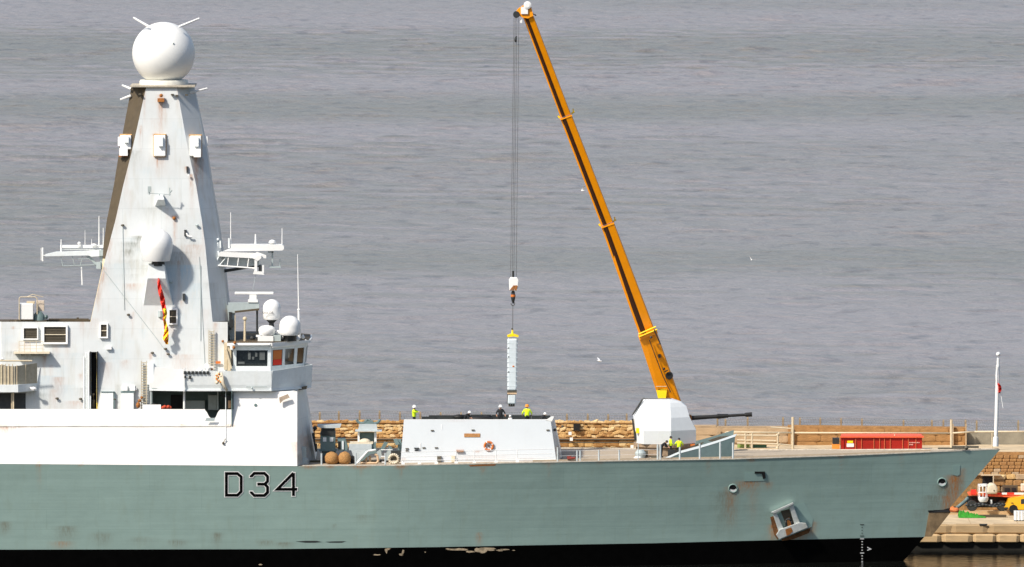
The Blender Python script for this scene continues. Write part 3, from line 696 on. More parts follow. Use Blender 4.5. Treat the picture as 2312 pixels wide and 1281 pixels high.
# wedge housings: upper box + undercut lower face
def wedge(xt0, xt1, xm0, xm1, xb0, xb1, yt, ym, yb_, d, name, skew=0):
    t = [on(xt0, yt, wallY), on(xt1, yt, wallY)]; 
    ft = [P(xt0, yt+1, t[0].y-d), P(xt1, yt+1, t[1].y-d)]
    fm = [P(xm0, ym, t[0].y-d-.1), P(xm1, ym, t[1].y-d-.1)]
    b = [on(xb0, yb_, wallY), on(xb1, yb_, wallY)]
    bt_ = [Vector((ft[0].x, t[0].y+.1, ft[0].z+.05)), Vector((ft[1].x, t[1].y+.1, ft[1].z+.05))]
    m_ = MB(); m_.add([ft[0],ft[1],fm[1],fm[0],b[1],b[0],bt_[0],bt_[1]], [(0,1,2,3),(3,2,4,5),(0,3,5,6),(1,7,4,2),(0,6,7,1)])
    return m_.build(name, M_paint, MF)
hz = wedge(335, 371, 333, 374, 324, 391, 597, 629, 690, 1.75, 'radome_housing')
rc2 = P(353.5, 553, wallY(0, 28)-1.55); r2 = 37/26.0
prof = [(r2*.80,-1.42),(r2*.83,-1.35),(r2*1.0,-.25)]+[(r2*math.cos(t), r2*math.sin(t)*1.0) for t in np.linspace(-.05, 1.56, 14)]
MB().lathe(rc2, prof, 40).build('small_radome', M_bright, MF, smooth=True)
MB().lathe(P(357, 594, rc2.y), [(.62,-.25),(.5,.3)], 20).build('radome_stem', M_dark, MF)
wedge(357, 368, 356, 371, 350, 375, 442, 451, 466, 1.5, 'wind_sensor_housing')
mb = MB(); Yq = wallY(0, 33)-1.2
mb.tube(P(333, 436, Yq), P(386, 440, Yq), .03); 
mb.tube(P(337, 440, Yq), P(337, 424, Yq), .06).tube(P(383, 442, Yq), P(383, 424, Yq), .05); mb.box(P(333,0,Yq).x, P(341,0,Yq).x, Yq-.1, Yq+.1, P(0,434,Yq).z, P(0,421,Yq).z)
mb.tube(P(383,436,Yq), P(388,430,Yq), .06).tube(P(360,443,Yq), P(360,438,Yq), .05); mb.build('wind_sensor', M_grey, MF)
mb = MB(); mb.onbox(416, 519, 421, 533, wallY, .25).onbox(421,376,425,390,wallY,.2).onbox(412.5,663,418,678,wallY,.3); mb.build('mast_hatch', M_dark, MF)
mb = MB(); cq = [on(422+9*(1-math.cos(t)), 526+7*math.sin(t)+2, wallY, .3) for t in np.linspace(-.2, 1.9, 7)]; mb.path(cq, .09).tube(on(425,394,wallY,.3), on(427,397,wallY,.3), .1); mb.build('bent_pipe', M_bright, MF)
mb = MB(); mb.ball(on(393,493,wallY,.15), .16, 10); mb.build('red_lamp', M_rust, MF)
mb = MB(); mb.ball(on(386,637,wallY,.5), .16, 8).ball(on(445,509,wallY,.2), .14, 8, (1.3,1,.7)).tube(on(362,703,wallY,.1), on(362,716,wallY,.1), .2); mb.build('wall_fitting', M_grey, MF)

# ---- yards
def yard_left():
    m_ = MB(); Y = 7.6
    m_.pbox(136, 554, 232, 560, Y, .5); m_.pbox(136,562,225,565,Y+.2,.3)
    o = m_.build('port_yardarm', M_bright, MF)
    MB().poly([(127,569),(150,569),(200,567),(228,564),(236,578),(206,580),(200,577),(102,579),(102,575)], Y-.5, .7).build('yard_beam', M_paint, o)
    k = MB()
    for px, y0, y1, r in ((138,541,572,.07),(192,520,556,.03),(223.5,488,556,.06),(233,515,560,.04),(207,540,556,.03)): k.tube(P(px,y1,Y), P(px,y0,Y), r, r*.6)
    k.tube(P(96.5,590,Y), P(96.5,559,Y), .07).tube(P(93,588,Y), P(93,560,Y), .03).tube(P(184,603,Y), P(185.5,644,Y), .06).tube(P(102,577,Y),P(96,577,Y),.04)
    k.build('whip_antenna', M_bright, o)
    d = MB(); d.lathe(P(212,553,Y-.2), [(.12,-.2),(.26,-.1),(.26,.02),(.1,.1)], 14).ball(P(179,550,Y-.1), .16, 10).pbox(176,553,182,557,Y-.2,.3); d.build('satellite_dome', M_bright, o)
    f = MB(); q = lambda a, b: f.tube(P(*a,Y-.3), P(*b,Y-.3), .03)
    q((137,578),(142,601)); q((163,578),(168,599)); q((142,601),(214,598)); q((186,578),(182,599)); q((194,578),(216,598)); q((176,585),(200,585))
    f.build('aerial_frame', M_grey, o)
    b = MB(); b.pbox(224,565,236,578,Y-.6,1.4).poly([(196,579),(203,579),(222,598),(218,602)], Y-.2, .2).poly([(224,578),(237,578),(232,608),(228,609)], Y-.2, .6).pbox(217,592,227,607,Y-.6,.4)
    b.build('yard_bracket', M_grey, o)
def yard_right():
    m_ = MB(); Y = 7.4
    m_.poly([(521,552),(637,552.5),(641,556),(641,563),(637,566),(504,568),(521,562)], Y-.8, 1.2)
    o = m_.build('starboard_yardarm', M_bright, MF)
    MB().poly([(494,571),(500,569),(577,572),(580,569),(601,577),(601,583.5),(578,584),(493,579)], Y-1.0, .6).build('yard_beam', M_bright, o)
    k = MB()
    for px, y0, y1, r in ((521,480,556,.05),(577,529,555,.09),(637,516,553,.05)): k.tube(P(px,y1,Y), P(px,y0,Y), r, r*.7)
    k.build('whip_antenna', M_bright, o)
    MB().lathe(P(615,548,Y-.4), [(.1,-.2),(.15,-.1),(.33,-.02),(.28,.15),(.08,.25)], 16).build('satellite_dome', M_bright, o, smooth=True)
    f = MB(); q = lambda a, b, r=.03: f.tube(P(*a,Y-.9), P(*b,Y-.9), r)
    q((492,600),(575,606),.07)
    for x in (513, 536, 559): q((x+3,582),(x,603),.05)
    f.build('truss_bars', M_bright, o)
    MB().poly([(494,580),(586,584),(584,600),(497,604)], Y-.2, .05).build('truss_plate', M_cap, o)
    MB().poly([(498,610),(590,598),(589,602),(500,617)], Y+.1, .5).build('truss_underside', M_dark, o)
    b = MB(); b.pbox(574.5,583,580.5,612,Y-1.2,.3).poly([(571,619),(574,612),(592,614),(597,621)], Y-1.3, .7).pbox(592,599,596,618,Y-1.1,.3).poly([(570,583),(575,583),(580,577),(590,577),(590,583),(582,590)], Y-1.25, .4)
    b.build('camera_mount', M_bright, o)
    MB().pbox(584,600,591,613,Y-1.0,.4).build('camera', M_dark, o)
    a = MB(); a.pbox(613,568,616.5,601,Y-.3,.2).poly([(608,602),(634,602),(634,605.5),(608,605.5)], Y-.6, .8).tube(P(632,602,Y), P(632,585,Y), .03).pbox(605,568,618,571,Y-.3,.2)
    a.build('lamp_platform', M_grey, o)
    b = MB(); b.pbox(476,567,494,577,Y-.6,1.2).poly([(480,578),(488,578),(490,606),(482,613)], Y-.4, .8).tube(P(495,578,Y-.8), P(483,604,Y-.8), .07).tube(P(512,580,Y-.8), P(495,600,Y-.8), .05)
    b.tube(P(492,570,Y-.3), P(492,548,Y-.3), .09).ball(P(492.5,541,Y-.3), .12, 8).pbox(495,544,499,560,Y-.3,.2).pbox(515,538,518.5,560,Y-.2,.15); b.build('yard_bracket', M_paint, o)
    MB().tube(P(577,622,Y-1), P(571,655,Y-1), .02).build('halyard', M_grey, o)
yard_left(); yard_right()

# ---- roof kit on the left (gyro director)
mb = MB(); mb.pbox(43.5, 686, 75, 722, 6.0, 1.4); g1 = soften(mb.build('director_box', M_bright, ship), .05)
MB().pbox(82, 680, 99, 703, 7.2, 1.2).build('director_sensor', mat('beige_paint', (.62,.52,.42), .6), g1)
mb = MB(); mb.path([P(43.5,722,5.9), P(43.5,674,5.9), P(46,671,5.9), P(80,671,5.9), P(84,675,5.9), P(84,710,5.9)], .05).path([P(60,671,6.6),P(74,665,6.6),P(98,671,6.6)], .03); mb.pbox(60,681,78,686,6.4,.8); mb.build('director_guard', M_rail, g1)
mb = MB(); mb.lathe(P(88,716,6.8), [(.5,-.3),(.45,.2),(.2,.5)], 14).tube(P(80,712,6.8),P(98,718,6.8),.15).ball(P(104,716,6.8),.2,8); mb.build('director_pedestal', M_teal, g1, smooth=True)
mb = MB(); mb.pbox(22, 722, 205, 727, 8.5, .3).pbox(20,724.5,105,728,6.2,.5).pbox(110,720,200,724,10.5,.4).ball(P(37,727,6),.2,8).pbox(173,717.5,178,722,9,.3); mb.build('roof_coaming', M_brown, ship)

# ---- bridge
YBs = 2.9
def blv(py):  # plan of the bridge house: near side, chamfer
    return None
zbt, zbb = P(560, 774, YBs).z, P(560, 838, YBs-.2).z
def bx(px, Y): return P(px, 800, Y).x
# plan points of the house (x, y): aft near corner, chamfer start, chamfer end, then across
def houseplan(gr):
    return [(bx(513,YBs)-.0, YBs-gr), (bx(611,YBs)+gr*.3, YBs-gr), (bx(688,7.0)+gr, 7.0-gr*.3), (bx(692,10.6)+gr, 10.6), (bx(688,7.0)+gr, 14.2+gr*.3), (bx(611,YBs)+gr*.3, 18.3+gr), (bx(513,YBs), 18.3+gr)]
zw_t, zw_b = P(560, 791, YBs).z, P(560, 827, YBs).z
def ring(m_, z0, z1, g0, g1):
    a = [(x, y, z0) for x, y in houseplan(g0)]; b = [(x, y, z1) for x, y in houseplan(g1)]; n = len(a)
    m_.add(a+b, [tuple(range(n)), tuple(range(2*n-1, n-1, -1))]+[(i, (i+1) % n, (i+1) % n+n, i+n) for i in range(n)])
mb = MB(); ring(mb, zbb-.6, zw_b, 0, 0); bh = mb.build('bridge_house', M_paint, ship)
mb = MB(); ring(mb, zw_t, zbt-.25, .12, .18); mb.build('bridge_window_head', M_paint, bh)
mb = MB(); ring(mb, zbt-.25, zbt, .5, .5); mb.build('bridge_roof', M_bright, bh)
mb = MB(); ring(mb, zbt+.003, zbt+.06, .35, .35); mb.build('roof_deck', M_brown, bh)
# window band: glass, mullions, interior
pl = houseplan(.02); pin = houseplan(0.0)
def wallseg(m_, a, b, s0, s1, z0, z1, g0, g1, th):
    # piece of band between plan points a,b (indices) at fractions s0..s1
    A0, B0 = Vector((*houseplan(g0)[a], z0)), Vector((*houseplan(g0)[b], z0)); A1, B1 = Vector((*houseplan(g1)[a], z1)), Vector((*houseplan(g1)[b], z1))
    n = Vector((B0.y-A0.y, -(B0.x-A0.x), 0)).normalized()*-1
    q = [A0.lerp(B0, s0), A0.lerp(B0, s1), A1.lerp(B1, s1), A1.lerp(B1, s0)]
    m_.hexa(q, [v+n*th for v in q])
spans = {0: [(.0,.05),(.15,.22),(.92,1.0)], 1: [(0,.06),(.36,.44),(.72,.80),(.97,1.0)]}
for (a, b, sp) in ((0,1,[(0,.02),(.13,.21),(.925,1.0)]),(1,2,[(0,.05),(.34,.41),(.68,.76),(.96,1.0)]),(2,3,[(0,.06),(.46,.54),(.94,1)]),(3,4,[(0,.06),(.46,.54),(.94,1)]),(4,5,[(0,.05),(.34,.41),(.68,.76),(.96,1.0)]),(5,6,[(0,.08),(.3,.36),(.63,.69),(.92,1.0)])):
    for s0, s1 in sp:
        mm = MB(); wallseg(mm, a, b, s0, s1, zw_b, zw_t, 0, .12, .12); mm.build('window_pillar', M_paint, bh)
    for (s0, s1), (s2, s3) in zip(sp[:-1], sp[1:]):
        mm = MB(); wallseg(mm, a, b, s1, s2, zw_b, zw_t, -.06, .06, .02)
        blind = (a == 1 and abs(s1-.05) < .001)
        mm.build('window_pane', M_orange if blind else M_glassb if True else 0, bh) if False else mm.build('window_pane', M_glass, bh)
        if blind:
            mm = MB(); wallseg(mm, a, b, s1+.02, s2-.02, zw_b+(zw_t-zw_b)*.38, zw_t-.05, .0, .10, .01); mm.build('orange_blind', M_orange, bh)
            mm = MB(); wallseg(mm, a, b, s1+.02, s2-.02, zw_b+.05, zw_b+(zw_t-zw_b)*.38, .0, .05, .01); mm.build('red_blind', M_redfl, bh)
# grey plates just outside the big pane, painted in as console reflections
mb = MB()
for (x0, y0, x1, y1) in ((560,796,566,812),(576,796,581,806),(569,806,574,812),(586,795,598,813),(537,817,552,822)):
    mb.pbox(x0, y0, x1, y1, YBs-.075, .02)
mb.build('console_reflection', M_conso, bh)
mb = MB(); mb.pbox(646,796,653,808,5.0,.02); mb.build('window_notice', mat('notice', (.5,.45,.35), .7), bh)
mb = MB(); mb.onbox(506, 775, 514, 835, lambda x, z: 3.0, .3, 3).build('bridge_aft_corner', M_rail, bh)
mb = MB(); mb.poly([(508,790),(512,788),(524,832),(519,835)], 2.5, .3).pbox(513,780,522,838,2.7,.1); mb.build('bridge_strut', M_rail, bh)
mb = MB(); mb.pbox(516,793,526,825,YBs-.09,.04); mb.build('side_window', M_mesh, bh)
# gutter rails under roof
mb = MB(); mb.tube(P(524,779,2.4), P(610,778,2.4), .10).tube(P(615,783,2.6), P(684,776,6.2), .12).tube(P(684,776,6.2), P(691,769,6.5), .12).pbox(519,777,525,790,2.3,.2)
mb.build('gutter_rail', M_bright, bh)
mb = MB(); mb.pbox(487,816,498,821.5,3.6,.1); mb.build('orange_marker', M_orange, ship)
mb = MB(); mb.ball(P(528,785,2.2),.14,8).ball(P(530,774,2.2),.14,8).ball(P(503,771,4),.12,8); mb.build('nav_lamp', M_rust, bh)
mb = MB(); mb.pbox(547,834,583,838,2.2,.3).pbox(548,829,560,838,2.6,.1); mb.build('wing_console', M_paint, bh)

# ---- bridge wing
zf, zwt = P(560, 883.5, .9).z, P(560, 838, .9).z
wp = [(bx(414,.9), .9), (bx(613,.9), .9), (bx(703,5.0), 5.0), (bx(688,7.2), 7.2)]
def wingpt(i, z, g=0): return Vector((wp[i][0], wp[i][1]+g, z))
mb = MB(); 
flr = [(bx(337,1.6),1.6), wp[0], wp[1], wp[2], (wp[3][0]-.6, 8.0), (bx(337,8),8.0)]
n_ = len(flr)
mb.add([(x,y,zf) for x,y in flr]+[(x,y,zf+.15) for x,y in flr], [tuple(range(n_)), tuple(range(2*n_-1,n_-1,-1))]+[(i,(i+1)%n_,(i+1)%n_+n_,i+n_) for i in range(n_)])
wing = mb.build('bridge_wing', M_paint, ship)
mb = MB()
sl_ = .12
def bul(i, j, z0, z1, g0, g1, th=.08, topd=(0,0)):
    a0, b0 = Vector((*wp[i], z0)), Vector((*wp[j], z0)); a1, b1 = Vector((*wp[i], z1+topd[0])), Vector((*wp[j], z1+topd[1]))
    n = Vector((b0.y-a0.y, -(b0.x-a0.x), 0)).normalized()
    q = [a0+n*g0, b0+n*g0, b1+n*g1, a1+n*g1]; mb.hexa(q, [v-n*th for v in q])
zm = zf+.55
bul(0,1,zm,zwt,0,.12); bul(1,2,zm,zwt,0,.12,topd=(0,.30)); bul(0,1,zf+.02,zm,-.12,0); bul(1,2,zf+.02,zm,-.12,0); bul(2,3,zf+.02,zwt+.3,0,.1)
mb.build('wing_bulwark', M_paint, wing)
# bulwark inboard dark space at tip shows through; left screen panel
mb = MB(); mb.poly([(337,876),(337,864),(345,862),(346,858),(349,829),(414,834.5),(414,880.5),(380,879)], 1.5, .08); mb.build('wing_screen', M_bright, wing)
mb = MB(); mb.pbox(413.5,831,417,884,.7,.1); mb.build('screen_post', M_bright, wing)
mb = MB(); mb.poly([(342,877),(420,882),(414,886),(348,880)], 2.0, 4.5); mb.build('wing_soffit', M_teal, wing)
mb = MB(); mb.pbox(556,873,603,875,.78,.03); mb.ball(P(569,876.5,.75),.1,8); mb.build('wing_fitting', M_grey, wing)
mb = MB()
for y_ in (842, 853):
    xs_ = [418+8.6*i for i in range(7)] if y_ == 842 else [418.5, 429]
    for x_ in xs_:
        if y_ == 853 and x_ < 420:
            mb.pbox(416, 849, 421, 854.5, .70, .03); continue
        for sx in (-1, 1):
            k = .004 if sx > 0 else 0
            a, b = P(x_-2.6*sx, y_-3, .70-k), P(x_+2.6*sx, y_+3, .70-k); n = Vector((.05,0,.05*sx))
            mb.hexa([a-n, b-n, b+n, a+n], [v+Vector((0,.02,0)) for v in (a-n, b-n, b+n, a+n)])
mb.build('tally_marks', M_dark, wing)
# furled awning / ropes over the bulwark
mb = MB(); mb.tube(P(492,845,.5), P(513,883,.3), .16, .12).tube(P(499,842,.5), P(508,878,.35), .13)
for i in range(7): mb.ball(P(489+random.random()*14, 843+i*3.5, .45), .16, 8)
mb.build('rope_bundle', M_cream, wing, smooth='all')
mb = MB()
for i in range(7): mb.ball(P(488+random.random()*12, 845+i*3, .35), .09, 6)
mb.build('orange_lines', M_orj, wing, smooth='all')
mb = MB(); mb.lathe(P(451,836,1.6), [(.28,-.2),(.28,.0),(.1,.16)], 12).lathe(P(467,826,2.0), [(.24,-.3),(.24,.1),(.05,.2)], 12, axis='Y').pbox(464,828,482,838,2.4,.4); mb.build('signal_lamp', M_bright, wing, smooth=True)
mb = MB(); mb.pbox(476,832,480,836,2.2,.2); mb.build('rusty_box', M_rust, wing)
mb = MB(); mb.poly([(630,898),(650,890),(654,898),(640,904),(632,912)], .85, .15); mb.build('hawse_fitting', mat('rusty_grey', (.42,.33,.25), .8, .3, 6), ship)
mb = MB(); c = on(577, 915, slabY, .03); mb.lathe(c, [(.13,-.05),(.13,.06)], 12, axis='Y'); mb.build('porthole', M_teal, ship)
mb = MB(); mb.poly([(665,876),(694,872),(692,879),(668,882)], 4.0, .5); mb.build('wing_stay', M_mesh, wing)

# ---- bridge-top equipment
mb = MB(); mb.poly([(515,684),(585,683),(585,701),(530,707),(515,705)], 6.0, .6).poly([(513,690),(530,690),(531,772),(520,772)], 6.2, .8)
rb_ = mb.build('radar_gantry', M_grey, bh)
MB().poly([(530,702.5),(585,696.5),(585,701),(530,707)], 5.97, .03).build('gantry_edge', M_brown, rb_)
mb = MB(); mb.tube(P(580.5,700,6.3), P(580.5,772,6.3), .09).pbox(550,752,590,758,6.2,.3).ball(P(570,764,6.3),.25,8); mb.build('gantry_leg', M_dark, rb_)
mb = MB(); mb.pbox(530,659.5,618,665.5,6.1,.4); soften(mb.build('radar_antenna', M_bright, rb_), .06)
mb = MB(); mb.pbox(563,666,579,682,6.0,.6).pbox(560,677,582,683,5.9,.8); mb.build('radar_gearbox', M_bright, rb_)
mb = MB(); mb.pbox(517,705,523,745,5.8,.3).pbox(522,722,527,740,5.7,.3).ball(P(508,740,5.5),.2,8); mb.build('cable_box', M_dark, rb_)
def dome(px, pb, pt, r_px, Y, name, stem_=None, m=M_bright):
    c = P(px, (pt+r_px), Y); rr = r_px/26.0; hb = P(px, pb, Y).z-c.z
    prof = [(rr*.86, hb), (rr*.97, hb+.12), (rr, hb*.5)] + [(rr*math.cos(t), rr*math.sin(t)) for t in np.linspace(0, 1.56, 12)]
    return MB().lathe(c, prof, 36).build(name, m, bh, smooth=True)
d1 = dome(614, 722, 676, 20.5, 5.6, 'satcom_dome')
MB().lathe(P(613,730,5.6), [(.5,.3),(.2,.0),(.25,-.4)], 14).build('dome_stem', M_dark, d1)
d2 = dome(654.5, 757, 713, 24, 4.3, 'satcom_dome')
MB().lathe(P(654,765,4.6), [(.6,.3),(.5,-.2)], 14).build('dome_stem', M_dark, d2)
c = P(602.5, 748, 4.6); d3 = MB().lathe(c, [(.62,-.32),(.70,-.2),(.74,.1),(.66,.32),(.45,.46),(.1,.52)], 28).build('navigation_dome', M_bright, bh, smooth=True)
mb = MB(); mb.pbox(582,759,617,773,4.0,1.2).pbox(578,757,588,761,4.2,.4).lathe(P(602,757,4.6), [(.55,-.2),(.5,.1)], 16); mb.build('dome_plinth', M_bright, bh)
mb = MB(); mb.pbox(617,757,634,772,4.1,1.3); mb.build('plinth_side', M_grey, bh)
mb = MB()
for (px,py,r) in ((629,752,.34),(640,764,.30),(660,770,.25),(684,762,.16),(672,766,.2)): mb.lathe(P(px,py,5.2), [(r*.2,-r*.9),(r,-.05),(r*.8,.12),(.05,.25)], 14)
mb.path([P(648,768,5.2),P(650,745,5.2),P(655,748,5.2),P(660,742,5.2)], .05); mb.build('antenna_cluster', M_bright, bh, smooth=True)
mb = MB(); mb.pbox(632,766,648,773,5.0,.5).pbox(663,764,676,770,5.6,.4); mb.build('antenna_base', M_dark, bh)
mb = MB(); mb.tube(P(676,764,6.5), P(674.5,700,6.5), .14, .11).tube(P(674.5,700,6.5), P(672,574,6.5), .07, .03).ball(P(674.6,700,6.5), .14, 8); mb.build('whip_antenna', M_bright, bh)
mb = MB(); mb.tube(P(552.5,774,4.2), P(553,722,4.2), .11, .09).ball(P(553,720,4.2), .19, 12).tube(P(531,772,4.8),P(531,712,4.8),.04); mb.build('lamp_post', M_rail, bh)
mb = MB()
for q in np.linspace(0, 1, 9):
    p_ = P(535+48*q, 772, 3.2); mb.tube(p_, p_+Vector((0,0,.02)), .04)
mb.build('roof_stud', M_rust, bh)
# lettering on the dome
def text_mesh(body, size, name, m, loc, parent, rot=(R(90),0,0), ext=.005):
    cu = bpy.data.curves.new(name, 'FONT'); cu.body = body; cu.size = size; cu.extrude = ext; cu.align_x = 'CENTER'; cu.align_y = 'CENTER'
    o = bpy.data.objects.new('tmp', cu); scene.collection.objects.link(o); dg_ = bpy.context.evaluated_depsgraph_get()
    me = bpy.data.meshes.new_from_object(o.evaluated_get(dg_)); bpy.data.objects.remove(o); me.name = name
    me.materials.clear(); me.materials.append(m)
    me.transform(Matrix.Translation(Vector(loc)-(ORG[parent.name] if parent else Vector((0,0,0)))) @ Matrix.Rotation(rot[2],4,'Z') @ Matrix.Rotation(rot[0],4,'X'))
    q = bpy.data.objects.new(name, me); scene.collection.objects.link(q)
    if parent: q.parent = parent; ORG[q.name] = ORG[parent.name]
    return q
text_mesh('SAILOR', .30, 'dome_lettering', M_dark, P(605, 707, 4.72), d1)

# ---- pennant number D34 on the hull
def ribbon(m_, pts, wd, off, closed=False):
    n = len(pts); ps = [Vector((p[0], p[1])) for p in pts]; Lf, Rt = [], []
    for i in range(n):
        if closed: a, b, c_ = ps[i-1], ps[i], ps[(i+1) % n]
        else: a, b, c_ = ps[max(0,i-1)], ps[i], ps[min(n-1,i+1)]
        d1 = (b-a).normalized() if (b-a).length else (c_-b).normalized(); d2 = (c_-b).normalized() if (c_-b).length else d1
        n1 = Vector((-d1.y, d1.x)); n2 = Vector((-d2.y, d2.x)); mi = (n1+n2).normalized(); k = wd/2/max(.4, mi.dot(n1))
        ext = Vector((0,0))
        if not closed and i == 0: ext = -d2*0
        Lf.append(b+mi*k+ext); Rt.append(b-mi*k+ext)
    m = n if closed else n-1
    for i in range(m):
        j = (i+1) % n; seg = max(1, int((ps[i]-ps[j]).length/8))
        for s in range(seg):
            t0, t1 = s/seg, (s+1)/seg
            q = [Lf[i].lerp(Lf[j], t0), Rt[i].lerp(Rt[j], t0), Rt[i].lerp(Rt[j], t1), Lf[i].lerp(Lf[j], t1)]
            m_.add([hullP(v.x, v.y, off) for v in q], [(0,1,2,3)])
def ext_(pts, e):
    a = Vector(pts[0]); b = Vector(pts[1]); c_ = Vector(pts[-1]); d = Vector(pts[-2])
    return [tuple(a+(a-b).normalized()*e)]+list(pts[1:-1])+[tuple(c_+(c_-d).normalized()*e)]
Dp = [(511,1069.5),(536,1069.5),(544.5,1077),(544.5,1110),(536,1118.5),(511,1118.5)]
T3a = [(567,1078),(567,1076),(574,1069),(597,1069),(604,1076),(604,1087),(598,1093.5),(581,1093.5)]
T3b = [(598,1093.5),(604,1100),(604,1112),(597,1119),(574,1119),(567,1112),(567,1110)]
F4a = [(662.5,1068.5),(626,1105),(671,1105)]; F4b = [(662.5,1068),(662.5,1120)]
for nm, m_, wd, o0, e in (('number_outline', M_bright, 10.0, .03, 2.0), ('number_stroke', mat('number_black', (.003,.003,.003), .8, .1, 3, spec=.04), 6.4, .045, 0)):
    for lines in (((Dp, True),), ((T3a, False), (T3b, False)), ((F4a, False), (F4b, False))):
        q = MB()
        for i, (pts, cl) in enumerate(lines): ribbon(q, pts if cl or e == 0 else ext_(pts, e), wd, o0+i*.004, cl)
        q.build(nm, m_, ship, fix=False)

# ---- hull fittings at the bow
for (px, py) in ((1655, 1103), (2127, 1089)):
    c = hullP(px, py, .0); q = MB()
    pr = [hullP(px+9.5*math.cos(t), py+9.0*math.sin(t), .02) for t in np.linspace(0, 2*math.pi, 25)[:-1]]
    for i in range(24): q.tube(pr[i], pr[(i+1) % 24], .05, n=6)
    fo = q.build('fairlead', M_hullp, ship, smooth='all')
    pr2 = [hullP(px+8.6*math.cos(t), py+8.2*math.sin(t), .012) for t in np.linspace(0, 2*math.pi, 25)[:-1]]
    MB().add(pr2, [tuple(range(24))]).build('fairlead_opening', M_black, fo)
    low = [hullP(px+8*math.cos(t), py+7.8*math.sin(t), .03) for t in np.linspace(.35, 2.6, 12)]; lo2 = [hullP(px+.5+6.5*math.cos(t), py-1+4.2*math.sin(t), .02) for t in np.linspace(.35, 2.6, 12)]
    MB().add(low+lo2, [(i,i+1,i+13,i+12) for i in range(11)]).build('fairlead_lip', M_bright, fo)
def hullplate(pts, off, th, name, m, parent=ship):
    f = [hullP(x, y, off) for x, y in pts]; b = [hullP(x, y, off-th) for x, y in pts]; n = len(f)
    return MB().add(f+b, [tuple(range(n)), tuple(range(2*n-1,n-1,-1))]+[(i,(i+1)%n,(i+1)%n+n,i+n) for i in range(n)]).build(name, m, parent)
hullplate([(1682,1067),(1728,1067),(1730,1086),(1680,1087)], .03, .06, 'boat_boom_hatch', M_hullp)
hullplate([(1704,1065),(1727,1065),(1729,1080),(1723,1082),(1720,1070),(1704,1069.5)], .10, .08, 'hatch_slot', M_black)
hullplate([(2152,1051),(2168,1051),(2167,1072),(2162,1075),(2150,1072)], .03, .06, 'bow_hatch', M_hullp)
# stem recess: ledge shadow painted as a black plate, brown pocket
hullplate([(2095,1153),(2130,1151),(2158,1143),(2152,1156),(2097,1158)], .05, .1, 'stem_pocket_shadow_gap', M_black)
hullplate([(2097,1158),(2147,1156),(2103,1212),(2088,1212)], .03, .06, 'stem_pocket_plate', mat('rusty_stem_plate', (.22,.15,.08), .8, .4, 1.2))
q = MB(); q.tube(hullP(2142,1150,.05)+Vector((.3,-.1,0)), P(2163,1155,9.8), .28, .12).ball(P(2160,1152,9.6), .22, 10); q.build('stem_roller', mat('orange_primer', (.55,.16,.05), .7, .3, 4), ship)
q = MB(); q.path([P(2160,1147,10.2), P(2178,1133,10.3), P(2186,1124,10.4)], .16); q.build('stem_fender_pipe', M_teal, ship, smooth='all')
# black scuffs near the boot line
hullplate([(668,1223),(690,1221.5),(715,1221.5),(727,1224),(712,1225.5),(690,1225.5)], .015, .02, 'scuff_mark', M_dark)
hullplate([(734,1223.5),(760,1222.5),(781,1222.5),(772,1225.5),(745,1225.5)], .015, .02, 'scuff_mark', M_dark)
# draught marks
q = MB()
for i in range(15):
    y = 1185+i*6.4; wd = 4.5 if i % 5 in (0,) else 1.6
    pts = [(1946.5-wd,y-.9),(1946.5+wd,y-.9),(1946.5+wd,y+.9),(1946.5-wd,y+.9)]
    if y < 1214: continue
    q.add([hullP(a, b, .03) for a, b in pts], [(0,1,2,3)])
q.build('draught_marks', M_bright, ship)
q = MB()
for i in range(5):
    y = 1185+i*6.4; wd = 4.5 if i in (0,4) else 1.2
    q.add([hullP(a, b, .03) for a, b in [(1946.5-wd,y-.9),(1946.5+wd,y-.9),(1946.5+wd,y+.9),(1946.5-wd,y+.9)]], [(0,1,2,3)])
q.build('upper_draught_marks', M_dark, ship)
q = MB(); ribbon(q, [(1958,1236),(1966,1240),(1958,1243)], 1.8, .03); q.build('draught_numeral', M_bright, ship, fix=False)
# bare chips on the black band
rgc = random.Random(4)
def chip(cx, cy, w_, h_, nm='bare_patch'):
    pts = []
    for i in range(14):
        t = 2*math.pi*i/14; k = rgc.uniform(.55, 1.15); pts.append((cx+w_*k*math.cos(t), cy+h_*k*math.sin(t)))
    hullplate(pts, .012+rgc.random()*.006, .01, nm, M_chip)
M_chip = mat('bare_primer', (.42,.33,.22), .9, .5, 3)
for c_ in ((1040,1241,25,3.5),(1085,1243,14,7),(1102,1240,22,4),(1062,1246,12,3),(1140,1241,12,1.8),(1128,1243,8,2),(872,1244,4,6),(876,1240,7,2.5),(910,1246,3,7),(906,1252,5,3),(851,1253,9,1.4),(1012,1240,7,2),(588,1275,5,1.5),(1160,1243,4,1),(960,1247,2,1)): chip(*c_)
# anchor
anch = hullplate([(1742,1162),(1760,1148),(1816,1135),(1836,1172),(1832,1196),(1800,1206),(1768,1221),(1756,1219)], .02, .05, 'anchor_bed', M_hullp)
hullplate([(1739,1168),(1750,1164),(1760,1202),(1756,1219),(1748,1208)], .04, .03, 'anchor_bed_rust', mat('dark_rust', (.16,.07,.025), .9, .4, 3), anch)
hullplate([(1764,1218),(1815,1198),(1832,1190),(1826,1204),(1790,1218),(1766,1222)], .04, .03, 'anchor_shadow_plate', mat('dark_rust', (0,0,0)), anch)  # shadow under the anchor crown, painted as a dark plate
hullplate([(1762,1154),(1782,1150),(1792,1182),(1776,1188)], .05, .03, 'anchor_slot', M_mesh, anch)
def q3(pts, o0, o1):
    f = [hullP(x, y, o1) for x, y in pts]; b = [hullP(x, y, o0) for x, y in pts]; n = len(f)
    return MB().add(f+b, [tuple(range(n)), tuple(range(2*n-1,n-1,-1))]+[(i,(i+1)%n,(i+1)%n+n,i+n) for i in range(n)])
